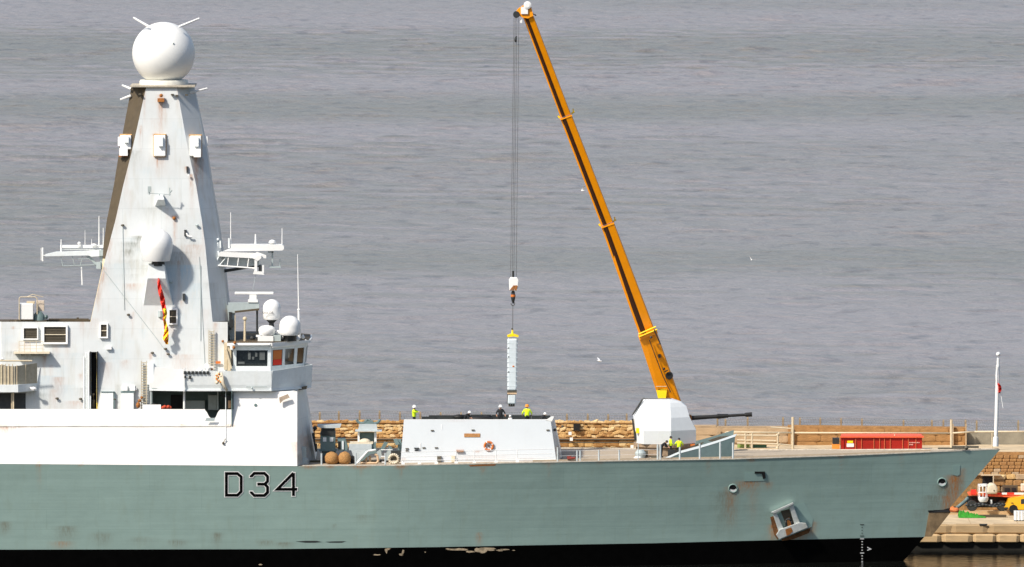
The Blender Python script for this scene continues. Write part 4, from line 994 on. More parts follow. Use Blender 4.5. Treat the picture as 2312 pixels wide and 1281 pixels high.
M_anch = mat('anchor_paint', (.52,.55,.53), .6, .15, 2.5, streak=.4)
soften(q3([(1752,1208),(1760,1196),(1803,1180),(1820,1181),(1825,1192),(1766,1216),(1760,1219)], .05, .75).build('anchor_crown', M_anch, anch), .06)
soften(q3([(1744,1158),(1752,1155),(1772,1200),(1760,1206)], .05, .5).build('anchor_fluke', M_anch, anch), .05)
soften(q3([(1781,1139),(1790,1138),(1806,1180),(1794,1186)], .05, .5).build('anchor_fluke', M_anch, anch), .05)
soften(q3([(1740,1157),(1791,1134),(1793,1139),(1748,1161)], .10, .62).build('anchor_bar', M_anch, anch), .05)
q3([(1776,1172),(1782,1168),(1790,1190),(1780,1196)], .05, .40).build('anchor_shank', M_rust, anch)
q = MB(); q.path([hullP(1775,1188,.6),hullP(1774,1176,.7),hullP(1780,1171,.72),hullP(1786,1176,.7),hullP(1789,1187,.6)], .09); q.build('anchor_shackle', M_dark, anch, smooth='all')
q3([(1773,1196),(1786,1191),(1790,1200),(1782,1208),(1776,1210)], .76, .78).build('crown_rust', M_rust, anch)

# ---- foredeck machinery between bridge and missile silo
def yd(px): return 0.0
q = MB(); q.pbox(723, 977, 757, 1020, 5.0, 2.0); k1 = q.build('winch_cabinet', M_teal, ship)
MB().pbox(725, 965, 756, 984, 4.9, 1.8).build('cabinet_hood', M_dark, k1)
MB().poly([(716,961),(770,960),(768,966),(757,967),(725,967),(718,965)], 4.7, 2.0).build('cabinet_roof', M_cap, k1)
for px in (729, 744.5): MB().pbox(px, 988, px+8, 997.5, 4.93, .06).build('cabinet_panel', M_paint, k1)
q = MB(); q.pbox(727,1016,758,1040,5.4,1.4).pbox(720,1016,760,1019,4.9,1.0); q.build('cabinet_base', M_teal, k1)
q = MB(); q.poly([(762,991),(779,991),(785,1010),(784,1018),(764,1018)], 5.0, 1.5); k2 = q.build('winch_drum_guard', M_teal, ship)
q = MB(); q.pbox(763,997,769,1014,4.95,.08); q.build('guard_opening', M_black, k2); q = MB(); q.pbox(772,996,776,1015,4.9,.1); q.build('guard_strip', M_paint, k2)
q = MB(); q.tube(P(709,967,5),P(711,1010,5),.05).ball(P(711,967,4.8),.2,8).pbox(712,1002,716,1020,4.9,.3).tube(P(706,978,5),P(714,1020,5),.09); q.build('stay_fitting', M_dark, ship)
for px, rr in ((749, .60), (778, .56)):
    c = P(px, 1035, 2.3)
    prof = [(rr*.8,-.45),(rr,-.2),(rr*1.0,.15),(rr*.75,.42),(rr*.3,.55),(.05,.57)]
    b_ = MB().lathe(c, prof, 18).build('rope_bag', M_tan, ship, smooth='all'); dm = b_.modifiers.new('lumps', 'DISPLACE'); tx = bpy.data.textures.new('lumps', 'CLOUDS'); tx.noise_scale = .25; dm.texture = tx; dm.strength = .12
q = MB()
for px in (733, 758, 764, 795): q.pbox(px-4, 1030, px+4, 1047, 3.0, .8)
q.build('cleat', M_black, ship)
# davit-like twin cradle
q = MB(); q.poly([(811,958),(850,958),(852,974),(808,974)], 5.2, .9); k3 = q.build('launcher_body', M_cap, ship)
q = MB(); q.pbox(802, 972.5, 862, 975, 4.8, 1.6); q.build('launcher_shelf', M_cap, k3)
for cx in (817, 846):
    q = MB(); pts = [P(cx+12*math.cos(t), 946+10*math.sin(t), 5.5) for t in np.linspace(.1, math.pi-.1, 12)]
    q.path(pts, .12, 8); q.build('cradle', M_teal, k3, smooth='all')
q = MB(); q.pbox(822,950,842,958,5.4,.4); q.build('cradle_base', M_teal, k3)
q = MB(); q.pbox(812,976,846,998,5.8,.1); q.build('launcher_window', M_teal, k3)
q = MB(); q.pbox(807.5,975,812,1000,5.2,.7).pbox(845,975,850,1000,5.2,.7); q.build('launcher_leg', M_bright, k3)
q = MB(); q.ball(P(824,998,4.8), .5, 14, (1,.8,.6)); q.build('canvas_cover', M_cream, k3, smooth='all')
q = MB(); q.pbox(788,1003,839,1017,4.2,1.2); k4 = q.build('deck_bin', M_cap, ship)
MB().poly([(839,1003),(849,997),(849,1013),(839,1017)], 4.4, .1).build('bin_side', M_teal, k4)
MB().pbox(790,999,842,1003,4.3,1.3).build('bin_lid', M_cream, k4)
q = MB(); q.poly([(793,1017),(829,1017),(812,1046),(803,1046)], 3.2, .3); q.build('bin_bracket', M_cap, k4)
q = MB(); q.poly([(828,1017),(851,1015),(849,1024),(836,1026),(818,1041),(812,1041)], 3.0, .4); q.build('ramp', M_teal, k4)
q = MB(); q.path([P(803,1049,1.5),P(830,1019,1.8),P(848,1016,1.8)], .1); q.build('ramp_rail', M_paint, k4)
q = MB(); q.path([P(814,1046,2.0),P(850,1046,2.0),P(854,1042,2.0),P(852,1028,2.0),P(846,1026,2.0)], .11).pbox(833,1030,838,1044,3.4,.2).pbox(825,1030,829,1044,3.4,.2); q.build('tan_pipe', mat('tan_paint', (.6,.42,.26), .7, .15, 4), k4, smooth=False)
q = MB(); q.poly([(858,1016),(868,998),(876,1001),(864,1020)], 3.6, .5).poly([(876,1006),(884,1010),(888,1018),(880,1014)], 3.6, .5); k5 = q.build('cable_reel', M_teal, ship)
q = MB(); q.pbox(872,1012,882,1040,3.8,.8).poly([(850,1022),(860,1014),(862,1030),(856,1040)], 4.0, .4); q.build('reel_frame', M_grey, k5)
q = MB(); q.pbox(884,1018,906,1048,5.2,.6); q.build('reel_dark_box', M_dark, k5)
q = MB(); q.path([P(860,1031,1.2),P(872,1031,1.2)], .05).path([P(862,1044,1.2),P(872,1044,1.2)], .05).path([P(860,1016,1.2),P(886,1016,1.2)], .04); q.build('reel_bar', M_bright, k5)
q = MB(); q.pbox(890,993,906,1000,6,.6).poly([(888,993),(896,991),(902,1003),(894,1006)], 5.6, .5).pbox(898,1000,908,1030,6,.3); q.build('hatch_lid', M_teal, ship)
c = P(889, 1036.5, 1.9); q = MB()
for t0 in np.linspace(0, 2*math.pi, 17)[:-1]:
    t1 = t0+2*math.pi/16; q.tube(c+Vector((.40*math.cos(t0),0,.38*math.sin(t0))), c+Vector((.40*math.cos(t1),0,.38*math.sin(t1))), .12, n=8)
q.poly([(880,1040),(898,1040),(904,1050),(878,1050)], 1.9, .5); pf = q.build('panama_fairlead', M_cream, ship, smooth='all'); MB().lathe(c+Vector((0,.25,0)), [(.36,0),(.36,.05)], 16, axis='Y').build('fairlead_opening', M_mesh, pf)
# deck clutter under
q = MB(); q.pbox(700,1040,905,1052,4.2,.3); q.build('deck_coaming', M_brown, ship)

# ---- missile silo (raised box on the foredeck)
SIL = [(905,1046),(1265,1043)]
zs0 = P(1000, 1047, 3.3).z; zsT = P(1000, 948, 4.1).z
def silY(x, z): return 3.3+.8*(z-zs0)/(zsT-zs0)
rows = []
for k in range(30):
    s = k/29; y = 1047.5+(948-1047.5)*s; l = 904+(912-904)*s; r = 1256.5+(1243-1256.5)*s
    row = []
    for i in range(91):
        px = l+(r-l)*i/90; py = y-((px-905)/360)*4.0*(1-s) - (0 if px < 1232 or s < .99 else 0)
        row.append(on(px, py, silY))
    rows.append(row)
silo = MB().grid(rows).build('silo', mat('silo_paint', (.59,.63,.655), .45, .02, .5, stain=True, streak=.05), ship, fix=False, stains=[(1085,1030,1050,60,.25,0),(910,1036,1050,6,.5,0),(1190,1036,1050,30,.3,0),(1078,1019,1024,8,.7,0),(1030,950,955,20,.2,0)])
tl, tr, bl_, br_ = rows[-1][0], rows[-1][-1], rows[0][0], rows[0][-1]
# chamfer & ends
ctr = P(1249, 941, 6.2); cbr = P(1268, 1034, 5.6)
rr_ = [[br_.lerp(tr, k/20).lerp(cbr.lerp(Vector((ctr.x, ctr.y, tr.z)), k/20), i/8) for i in range(9)] for k in range(21)]
MB().grid(rr_).build('silo_corner', M_white, silo, fix=False, stains=[(1258,1010,1045,8,.6,0),(1260,985,1040,6,.5,1),(1262,1025,1045,10,.8,1)])
q = MB(); zt4 = tl.z
q.add([cbr, Vector((ctr.x, ctr.y, tr.z)), Vector((ctr.x, 16.5, tr.z)), Vector((cbr.x, 16.5, cbr.z))], [(0,1,2,3)])
q.add([bl_, tl, Vector((tl.x, 16.5, tl.z)), Vector((bl_.x, 16.5, bl_.z))], [(0,1,2,3)])
q.add([Vector((tl.x, 16.5, tl.z-.8)), Vector((ctr.x, 16.5, tl.z-.8)), Vector((cbr.x, 16.5, cbr.z)), Vector((bl_.x, 16.5, bl_.z))], [(0,1,2,3)])
q.build('silo_end', M_paint, silo)
ZSD = zt4-.92
MB().box(tl.x+.02, ctr.x-.02, tl.y+.12, 16.4, ZSD-.1, ZSD).build('silo_deck', M_teal, silo)
q = MB(); q.box(tl.x+.02, tr.x, tl.y+.0, tl.y+.10, tl.z-1.1, tl.z+.03); q.build('silo_bulwark', M_bright, silo)
q = MB(); q.poly([(1232,949),(1246,940.5),(1251,941),(1246,952)], 4.05, .2); q.build('silo_corner_cap', M_bright, silo)
q = MB()
for i, (a, b, t) in enumerate(((952,984,941),(968,1030,938),(1030,1062,936.5),(1062,1110,936.5),(1110,1150,936.8),(1150,1200,937.5),(1200,1243,938.5))):
    q.pbox(a, t, b-.6, 962, 10.2+.1*(i % 2), .08)
q.build('blast_screen', M_dark, silo)
q = MB(); q.ball(P(1085,946,9), .5, 10, (2.4,1,.5)).ball(P(1100,941,9.5),.3,8,(1.5,1,.5)).ball(P(1036,942,9.5),.35,8,(1.6,1,.7)); q.build('tarpaulin', M_black, silo, smooth='all')
MB().onbox(1048, 979, 1084, 987, silY, .05).build('name_board', mat('rusty_brass', (.38,.18,.06), .7, .35, 9), silo)
q = MB()
for (px,py) in ((976,972),(1068,971),(1237,971),(919,1013),(957,1011),(985,1011),(919,1018)): q.onbox(px-3.5, py-1, px+3.5, py+1.3, silY, .10)
q.ball(P(1253,971,4.8),.14,8).ball(P(1270,963,5.4),.12,8)
q.build('lamp_fitting', M_mesh, silo)
q = MB(); q.onbox(935, 1011, 946, 1013, silY, .25).onbox(936,1016,945,1018,silY,.1); q.build('vent_hood', M_dark, silo)
q = MB(); q.onbox(987, 1029, 996, 1043, silY, .3); q.build('vent_box', M_mesh, silo); q = MB(); q.onbox(1019, 1028, 1027, 1043, silY, .3); q.build('tan_vent_box', M_cream, silo)
q = MB(); q.onbox(1030, 1016, 1047, 1020, silY, .25); q.build('rusty_step', M_rust, silo)
q = MB(); q.onbox(948.5,1000,949.6,1013,silY,.06).onbox(906,1037.5,1254,1038.5,silY,.05).onbox(997,958,998,970,silY,.03); q.build('silo_pipe', M_bright, silo)
# guard rails along the deck edge
q = MB()
posts = [726, 803, 870, 910, 947, 985, 1030, 1071, 1120, 1168, 1259]
for px in posts:
    base = hullP(px, interp(px, DECK)-2.5, 0); base = P(px, interp(px, DECK)-1.5, (SY-bdeck(P(px,1045,1).x))+.25)
    h = 1.05 if px in (726, 803, 870) else (1.25 if px > 1250 else .0)
    if h: q.tube(base, base+Vector((0,0,h)), .075, n=8)
for px in (1303, 1310, 1352, 1398):
    Yq = (SY-bdeck(P(px,1043,1).x))+.3; base = P(px, interp(px, DECK)-1.5, Yq); q.tube(base, base+Vector((0,0,.95)), .07, n=8)
for px, yt in ((1441,1003),(1485,1004),(1491,1004),(1535,1010),(1580,1002),(1626,999),(1655,1000)):
    Yq = (SY-bdeck(P(px,1040,1).x))+.3; base = P(px, interp(px, DECK)-1.5, Yq); t_ = P(px, yt, Yq)
    q.tube(base, t_, .085 if px != 1441 else .04, n=8)
q.build('guard_rail_post', M_cap, ship, smooth=True)
q = MB()
for (a, b, dy) in ((905,1260,1.12),(905,1260,.72),(905,1260,.36)):
    pts = []
    for px in range(a, b+1, 15):
        Yq = (SY-bdeck(P(px,1045,1).x))+.25; pts.append(P(px, interp(px, DECK)-1.5, Yq)+Vector((0,0,dy)))
    q.path(pts, .028)
for px in (910, 947, 985, 1030, 1071, 1120, 1168):
    Yq = (SY-bdeck(P(px,1045,1).x))+.25; b0 = P(px, interp(px, DECK)-1.5, Yq); q.tube(b0, b0+Vector((0,0,1.12 if px > 1000 else .35)), .035).box(b0.x-.15, b0.x+.15, b0.y-.05, b0.y+.2, b0.z-.02, b0.z+.22)
for k_ in (.5, .93):
    pts = []
    for px in range(1262, 1500, 14):
        Yq = (SY-bdeck(P(px,1043,1).x))+.3; pts.append(P(px, interp(px, DECK)-1.5, Yq)+Vector((0,0,k_)))
    q.path(pts, .012)
q.build('guard_wire', M_bright, ship, kind='stuff')
hullplate([(1058,1050.5),(1120,1048.5),(1118,1051.5),(1062,1053.5)], .012, .02, 'deck_edge_rust', M_rust)
q = MB(); q.tube(P(1281,1036,3), P(1299,1034,3), .1).pbox(1280,1030,1290,1036,3.2,.3); q.build('red_fire_main', mat('dark_red', (.22,.03,.02), .6), ship)

# ---- gun turret
Yt = SY
def tring(py, y0, xs_):   # xs: list of (px, dY)
    return [P(px, py if not isinstance(py, tuple) else py[i], Yt+dy) for i, (px, dy) in enumerate(xs_)]
def zof(py, Y): return P(1500, py, Y).z
rings = []
spec = [ (1003, [(1437,-1.0),(1454,-2.4),(1515,-2.4),(1571.5,-.88)]),
         (973,  [(1434,-1.0),(1453,-2.5),(1515,-2.5),(1571.5,-.98)]),
         (944,  [(1430,-.9),(1448,-2.1),(1515,-2.2),(1557,-1.07)]),
         (921,  [(1442,-.8),(1455,-1.6),(1513,-1.7),(1550,-.7)]),
         (911.5,[(1448,-.7),(1458,-1.3),(1513,-1.4),(1539,-.7)]),
         (903,  [(1454,-.6),(1461,-1.0),(1512,-1.1),(1518,-.94)])]
q = MB(); rr = []
for py, pts in spec:
    z = zof(py, Yt-2.2 if py > 910 else Yt-1.0); near = [Vector((P(px, py, Yt+dy).x, Yt+dy, z)) for px, dy in pts]
    far = [Vector((v.x, 2*Yt-v.y, v.z)) for v in near[::-1]]; rr.append(near+far)
n = len(rr[0]); vs2 = [v for r_ in rr for v in r_]
fs = [(k*n+i, k*n+(i+1) % n, (k+1)*n+(i+1) % n, (k+1)*n+i) for k in range(5) for i in range(n)]+[tuple(range(n))[::-1], tuple(range(5*n, 6*n))]
q.add(vs2, fs); tur = q.build('gun_turret', M_tur, ship)
q = MB(); a = P(1556, 944.5, Yt); b = P(1698, 936, Yt)
def lr(t): return a.lerp(b, t)
q.tube(lr(0), lr(.45), .21, .155, 14).tube(lr(.27), lr(.55), .16, .2, 14).tube(lr(.45), lr(.62), .23, .17, 14).tube(lr(.62), lr(.88), .13, .13, 14).tube(lr(.88), lr(.9), .13, .19, 14).tube(lr(.9), lr(1), .19, .2, 14)
q.build('gun_barrel', M_black, tur, smooth=True)
q = MB(); q.ball(lr(0), .33, 12); q.build('barrel_root', M_rust, tur, smooth='all')
q = MB(); q.path([P(1428,937,Yt-1),P(1450,902,Yt-1),P(1455,899,Yt-1)], .07).path([P(1431,935,Yt-1),P(1452,904,Yt-1)], .04).path([P(1428,946,Yt-1),P(1435,995,Yt-1)], .09).path([P(1455,901,Yt),P(1516,901,Yt)], .05)
q.pbox(1432,975,1436,993,Yt-1.2,.3); q.build('turret_ladder', M_dark, tur)
for i in range(6): pass
q = MB(); q.pbox(1436,967,1443,978.5,Yt-1.75,.3); q.build('yellow_label', M_crane2, tur)
zt0 = zof(1003, Yt-2.2)
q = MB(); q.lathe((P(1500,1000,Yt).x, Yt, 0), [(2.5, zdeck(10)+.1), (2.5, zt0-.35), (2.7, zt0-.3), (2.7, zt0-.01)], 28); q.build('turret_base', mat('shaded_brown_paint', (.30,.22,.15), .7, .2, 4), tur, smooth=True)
q = MB(); q.pbox(1552,1003.5,1569,1009,Yt-1.5,.8); q.build('orange_float', M_orange, ship)
q = MB(); q.pbox(1437,1019,1463,1031,7,1.0).pbox(1470,1030,1484,1041,6.0,.8); q.build('deck_box', M_mesh, ship)
q = MB(); q.lathe(P(1446,1026,6.5), [(.4,-.4),(.5,.1),(.3,.4)], 14); q.build('vent_cowl', M_grey, ship, smooth=True)
q = MB(); q.ball(P(1440,1036,5.5), .3, 10, (1.3,1,.8)); q.build('white_sack', M_bright, ship, smooth='all')
q = MB(); q.pbox(1508,1016,1525,1033,6.2,.4).pbox(1527,1017,1534,1030,6.2,.4); q.build('gun_side_box', M_dark, ship)
# ---- wave breaker (V bulwark on foredeck)
def wpt(px, py, Y): return P(px, py, Y)
A = [P(1497,1041.5,4.6), P(1655,1036,6.2)]
B_ = [P(1497,1040.5,4.6), P(1535,1024,5.1), P(1580,1012,5.7), P(1618,1000.5,6.0), P(1660,986,6.4)]
q = MB(); bot = [P(1497,1041.5,4.6), P(1535,1040.3,5.1), P(1580,1038.5,5.7), P(1618,1037,6.0), P(1655,1034,6.4)]
for i in range(4):
    f = [bot[i], bot[i+1], B_[i+1], B_[i]]; q.hexa(f, [v+Vector((0,.08,0)) for v in f])
wb = q.build('wave_breaker', M_teal2 if False else mat('breaker_paint', (.13,.19,.195), .5, .08, 3), ship)
q = MB()
for i in range(4):
    f = [B_[i], B_[i+1], B_[i+1]+Vector((.15,.7,.20)), B_[i]+Vector((.15,.7,.20))]
    q.hexa(f, [v+Vector((0,0,-.05)) for v in f])
q.build('breaker_cap', M_cap, wb)
q = MB(); far = [(v.x+.05, 2*SY-v.y, v.z) for v in B_]; fb = [(v.x, 2*SY-v.y, v.z) for v in bot]
for i in range(4): q.hexa([fb[i], fb[i+1], far[i+1], far[i]], [Vector(v)+Vector((0,.08,0)) for v in (fb[i], fb[i+1], far[i+1], far[i])])
q.build('far_breaker_side', M_teal, wb)
q = MB()
for px, y0, y1 in ((1548,1006,1020),(1562,1001,1016),(1590,998,1012),(1612,990,1002)): q.poly([(px,y1),(px+16,y1-6),(px+28,y0-3),(px+12,y0+2)], 7.4, .12)
q.poly([(1598,995),(1625,986),(1655,984),(1640,990),(1612,999)], 7.0, .3)
q.build('breaker_stiffener', M_mesh, wb)
q = MB(); q.tube(P(1655,1037,6.5),P(1655,1000,6.5),.05).tube(P(1646,1020,6.8),P(1655,1036,6.5),.05); q.build('breaker_stay', M_mesh, wb)
# bow fittings and jackstaff
q = MB(); q.pbox(2118,1011.5,2180,1014.5,9.6,.3).pbox(2150,1008,2210,1012,10.2,.6).pbox(2162,1010,2175,1014,9.8,.5).ball(P(2182,1011,9.8),.2,8); q.build('bow_chock', M_mesh, ship)
jb = P(2248, 1008, SY); jt = P(2254, 800, SY)
q = MB(); q.tube(jb, jb.lerp(jt, .10), .26, .24, 12).tube(jb.lerp(jt,.10), jb.lerp(jt,.17), .15, .13, 12).tube(jb.lerp(jt,.12), jb.lerp(jt,.88), .17, .17, 12).tube(jb.lerp(jt,.88), jb.lerp(jt,.96), .13, .11, 10)
js = q.build('jackstaff', M_bright, ship, smooth=True); MB().ball(jt, .2, 12).build('staff_truck', M_bright, js, smooth='all')
q = MB(); q.path([P(2249,865,SY-.3),P(2248,850,SY-.3),P(2250,825,SY-.3)], .035).path([P(2257,870,SY-.3),P(2262,905,SY-.3),P(2265,922,SY-.3)], .03); q.build('halyard', M_bright, js)

def loose(nm, lab, cat, grp=None):
    for i, o in enumerate(sorted([c for c in ship.children if c.name.split('.')[0] == nm], key=lambda c: c.name)):
        o.parent = None; o.location = ship.location; tag(o, lab[i] if isinstance(lab, list) else lab, cat, grp)
loose('rope_bag', ['rounded tan rope bag on the foredeck nearest the bridge front', 'rounded tan rope bag on the foredeck nearest the pale deck bin'], 'bag', 'tan rope bags on the foredeck')
loose('black_bag', 'small black bag lying on the boat deck above the white bulwark', 'bag')
loose('red_hose_coil', 'coil of faded red hose at the dark doorway under the bridge wing', 'hose')
loose('white_sack', 'small white sack on the deck beneath the gun turret', 'sack')
loose('orange_float', 'orange float on the deck under the front of the gun turret', 'float')
loose('extinguisher', 'peach coloured cylinder standing under the bridge wing', 'cylinder')
# ------------------------------------------------------------------ flags and lifebuoy (things hung on the ship)
def strip_flag(name, pts, wds, Y, cols, label, cat):
    q = MB(); n = 60
    ts = np.linspace(0, 1, n); k = len(pts)
    for i in range(n-1):
        row = []
        for t in (ts[i], ts[i+1]):
            x = np.interp(t*(k-1), range(k), [p[0] for p in pts]); y = np.interp(t*(k-1), range(k), [p[1] for p in pts]); w_ = np.interp(t*(k-1), range(k), wds)
            row.append([P(x+w_*(s-.5), y, Y+.22*math.sin(t*46+s*5)+.12*math.sin(t*19+s*3)) for s in (0,.25,.5,.75,1)])
        for j in range(4):
            q.add([row[0][j], row[0][j+1], row[1][j+1], row[1][j]], [(0,1,2,3)], cols(ts[i], j))
    o = q.build(name, [M_redfl, M_yelfl, M_bright], None, fix=False); tag(o, label, cat)
    md_ = o.modifiers.new('thickness', 'SOLIDIFY'); md_.thickness = .015
    return o
strip_flag('hanging_flag', [(358,628),(360,650),(366,672),(369,690),(373,708),(371,722),(376,745),(374,765),(377,778)], [3,9,11,10,9,6,9,13,5], 3.4,
   lambda t, j: 0 if t < .42 else ((1 if (j+int(t*30)) % 3 else 0) if t > .62 else (1 if j > 0 else 0)), 'red and yellow flag hanging twisted in front of the mast', 'flag')
q = MB(); q.tube(P(357,620,3.6), P(358,632,3.4), .03); 
strip_flag('jack_flag', [(2254,866),(2257,872),(2258,880),(2256,888)], [4,7,7,3], SY-.5, lambda t, j: 0, 'small furled red flag tied half way up the white bow pole', 'flag')
lbr = root('lifebuoy', P(1103,1019,3.3), 'orange and white ring lifebuoy on the white silo wall', 'lifebuoy')
c = on(1103.5, 1007.5, silY, .14); 
for kk in range(8):
    q = MB()
    for s in range(7 if kk % 2 else 1):
        t0 = 2*math.pi*((kk//2)*8+(s+1 if kk % 2 else 0))/32+.4; t1 = t0+2*math.pi/32; Rm = .36
        q.tube(c+Vector((Rm*math.cos(t0),0,Rm*math.sin(t0))), c+Vector((Rm*math.cos(t1),0,Rm*math.sin(t1))), .10, n=8)
    q.build('ring_segment', M_orange if kk % 2 else M_bright, lbr, smooth='all')
MB().lathe(c+Vector((0,.05,0)), [(.08,-.05),(.08,.08)], 10, axis='Y').build('hook', M_mesh, lbr)

# ------------------------------------------------------------------ crane with telescopic boom
crb = P(1540, 1166, 26.5); crane = root('mobile_crane', (crb.x, 26.5, 2.3), 'orange mobile crane with its long telescopic boom raised over the ship', 'crane')
def By(py): return 12.0+(24.2-12.0)*max(0, min(1.3, (py-30)/(1030-30)))
def section(l0, r0, y0, l1, r1, y1, name, dark=True, m=M_crane, th=.9):
    # lower end (l0,r0,y0), upper end (l1,r1,y1)
    Y0, Y1 = By(y0), By(y1); q = MB()
    def ringp(l, r, y, Y):
        w_ = (r-l)/26.0; a = P(l, y+ (r-l)*.0, Y); b = P(r, y-(r-l)*.36, Y); d = b-a
        return [a, a+d*.0+Vector((0,-th*.35*w_/1.2,0)), a+d*.3+Vector((0,-th*.5,0)), b+Vector((0,-th*.5,0))-d*.06, b+Vector((0,-th*.4,0)), b+Vector((0,th*.4,0)), b+Vector((0,th*.5,0))-d*.06, a+d*.3+Vector((0,th*.5,0)), a+Vector((0,th*.35*w_/1.2,0))]
    R0, R1 = ringp(l0, r0, y0, Y0), ringp(l1, r1, y1, Y1); n = len(R0)
    q.add(R0+R1, [tuple(range(n))[::-1], tuple(range(n,2*n))]+[(i,(i+1)%n,(i+1)%n+n,i+n) for i in range(n)])
    o = q.build(name, m, crane)
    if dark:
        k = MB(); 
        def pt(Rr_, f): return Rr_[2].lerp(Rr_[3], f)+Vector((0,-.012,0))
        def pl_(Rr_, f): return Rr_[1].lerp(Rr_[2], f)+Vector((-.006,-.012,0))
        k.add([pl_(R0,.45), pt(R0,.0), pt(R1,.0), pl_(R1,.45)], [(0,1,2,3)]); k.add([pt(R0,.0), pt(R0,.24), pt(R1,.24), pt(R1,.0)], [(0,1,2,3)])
        k.build('dark_band', M_cranedk, o)  # shadow in the boom groove, painted as a dark strip
    return o
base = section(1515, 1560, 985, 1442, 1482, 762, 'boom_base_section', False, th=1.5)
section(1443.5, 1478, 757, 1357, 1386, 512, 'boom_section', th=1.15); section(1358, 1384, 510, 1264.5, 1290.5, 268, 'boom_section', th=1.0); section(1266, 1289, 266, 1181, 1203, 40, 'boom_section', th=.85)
for (l, r, y) in ((1441, 1483, 760), (1355.5, 1387.5, 512), (1262.5, 1292, 268)):
    q = MB(); Yc = By(y); q.tube(P(l, y+3, Yc), P(r, y-(r-l)*.36-1, Yc), .62 if y > 700 else .5, n=10)
    if y < 700:
        q.tube(P(r, y-(r-l)*.36, Yc), P(r+6, y-(r-l)*.36-6, Yc), .08).tube(P(l,y+2,Yc), P(l-4,y-1,Yc), .07)
    # squat collar: flatten along the boom
    o = q.build('boom_collar', M_crane, crane, smooth=True)
for o in [o for o in crane.children if o.name.startswith('boom_collar')]: bpy.data.objects.remove(o)
def collar(l, r, y, h, th, m=M_crane):
    q = MB(); Y0 = By(y)
    a = P(l, y+h*.5, Y0); b = P(r, y-(r-l)*.36+h*.5, Y0); u = (P(l-h*.37, y-h*.5, Y0)-a)
    f = [a, b, b+u, a+u]; q.hexa([v+Vector((0,-th/2,0)) for v in f], [v+Vector((0,th/2,0)) for v in f]); return q
collar(1444, 1485, 762, 9, 1.75).build('boom_collar', M_crane, crane); collar(1358, 1387, 514, 3, 1.2).build('boom_collar', M_crane, crane); collar(1265, 1292, 270, 3, 1.05).build('boom_collar', M_crane, crane)
q = MB()
for (l, r, y) in ((1442,1481,752),(1443,1484,758)): q.tube(P(l, y+3, By(y)-.95), P(r, y-14, By(y)-.95), .07)
for (l, r, y) in ((1356,1384,510),(1264,1290,266)): q.tube(P(r, y-9, By(y)), P(r+7, y-14, By(y)), .07).tube(P(r+4, y-12, By(y)), P(r+4,y-20,By(y)), .05).tube(P(l,y+1,By(y)), P(l-4,y-4,By(y)), .08)
q.build('collar_fitting', M_crane2, crane)
q = MB(); q.path([P(1477,745,By(745)-.9), P(1491,777,By(770)-.9), P(1486,777,By(770)-.9)], .05).ball(P(1470,762,By(762)-1), .12, 8)
q.path([P(1466,768,By(768)-.9), P(1497,850,By(850)-.9), P(1514,885,By(885)-.9)], .04); q.build('hose_line', M_dark, crane)
q = MB(); q.lathe(P(1511,848,By(848)-.4), [(.31,-.35),(.34,-.3),(.34,.3),(.31,.35)], 16, axis='Y').pbox(1486,800,1492,808,By(804)-.9,.2).ball(P(1499,833,By(833)-.9),.12,8).tube(P(1500,840,By(840)-.9),P(1508,836,By(840)-.9),.05); q.build('cable_drum', M_black, crane)
q = MB(); q.poly([(1481,878),(1506,879),(1502,912),(1488,912)], By(890)-.85, .06); q.build('boom_foot_plate', M_crane2, crane)
q = MB(); q.tube(P(1481,873,By(873)-.86), P(1505,873,By(873)-.86), .03); q.build('plate_seam', M_rail, crane)
# boom head
YH = By(35); q = MB(); q.poly([(1180,40),(1172,36),(1164,28),(1170,20),(1188,8),(1199,14),(1204,36),(1192,42)], YH-.45, .9); hd = q.build('boom_head', M_crane, crane)
q = MB()
for px, py, r in ((1166,33,.30),(1191,12,.33)): q.lathe(P(px,py,YH-.1), [(r*.9,-.5),(r,-.4),(r,.4),(r*.9,.5)], 18, axis='Y')
q.build('sheave', M_dark, hd); q = MB(); q.lathe(P(1191,12,YH-.65), [(.2,-.05),(.34,0),(.34,.1)], 16, axis='Y').pbox(1176,16,1192,32,YH-.6,.1).pbox(1174,44,1179,52,YH-.4,.3); q.build('head_plate', M_bright, hd)
q = MB(); q.path([P(1196,24,YH-.3),P(1204,32,YH-.3),P(1211,36,YH-.3)], .05).ball(P(1208,34,YH-.3),.08,6); q.build('anemometer', M_dark, hd)
# hoist ropes and hook block
YL = 11.4; q = MB()
for i, (xt, xb_) in enumerate(((1160.5,1152.5),(1163.5,1156.5),(1167,1160),(1171.5,1165.5))):
    q.tube(P(xt, 40, YH+.05*i), P(xb_, 630, YL+.05*i), .022, n=6)
q.build('hoist_rope', M_rope, crane); q = MB(); q.ball(P(1164,90,YH-.1),.12,8,(1,1,2)).tube(P(1166,82,YH-.1),P(1164,94,YH-.1),.06); q.build('rope_weight', M_dark, crane)
q = MB(); q.poly([(1149,632),(1153,626.5),(1167,626.5),(1171,632),(1169,657),(1150,657)], YL-.3, .6); hk = soften(q.build('hook_block', M_bright, crane), .05)
q = MB()
for i in range(3): q.poly([(1150+i*6,656),(1154+i*6,656),(1163+i*3,646),(1160+i*3,644)], YL-.33, .03)
q.build('hazard_stripe', M_rust, hk)
q = MB(); q.tube(P(1158.5,612,YL), P(1158.5,627,YL), .10).lathe(P(1158.5,668,YL), [(.06,.5),(.16,.3),(.2,-.2),(.12,-.5),(.05,-.7)], 12); q.build('hook_shank', M_dark, hk); MB().lathe(P(1158.5,668,YL), [(.21,-.1),(.22,0),(.21,.1)], 12).build('hook_band', M_orange, hk)
q = MB(); hc = P(1158, 686, YL); q.path([hc+Vector((.16*math.sin(t),0,.16*math.cos(t))) for t in np.linspace(0, 5, 12)], .05); q.build('hook', M_rope, hk, smooth='all')
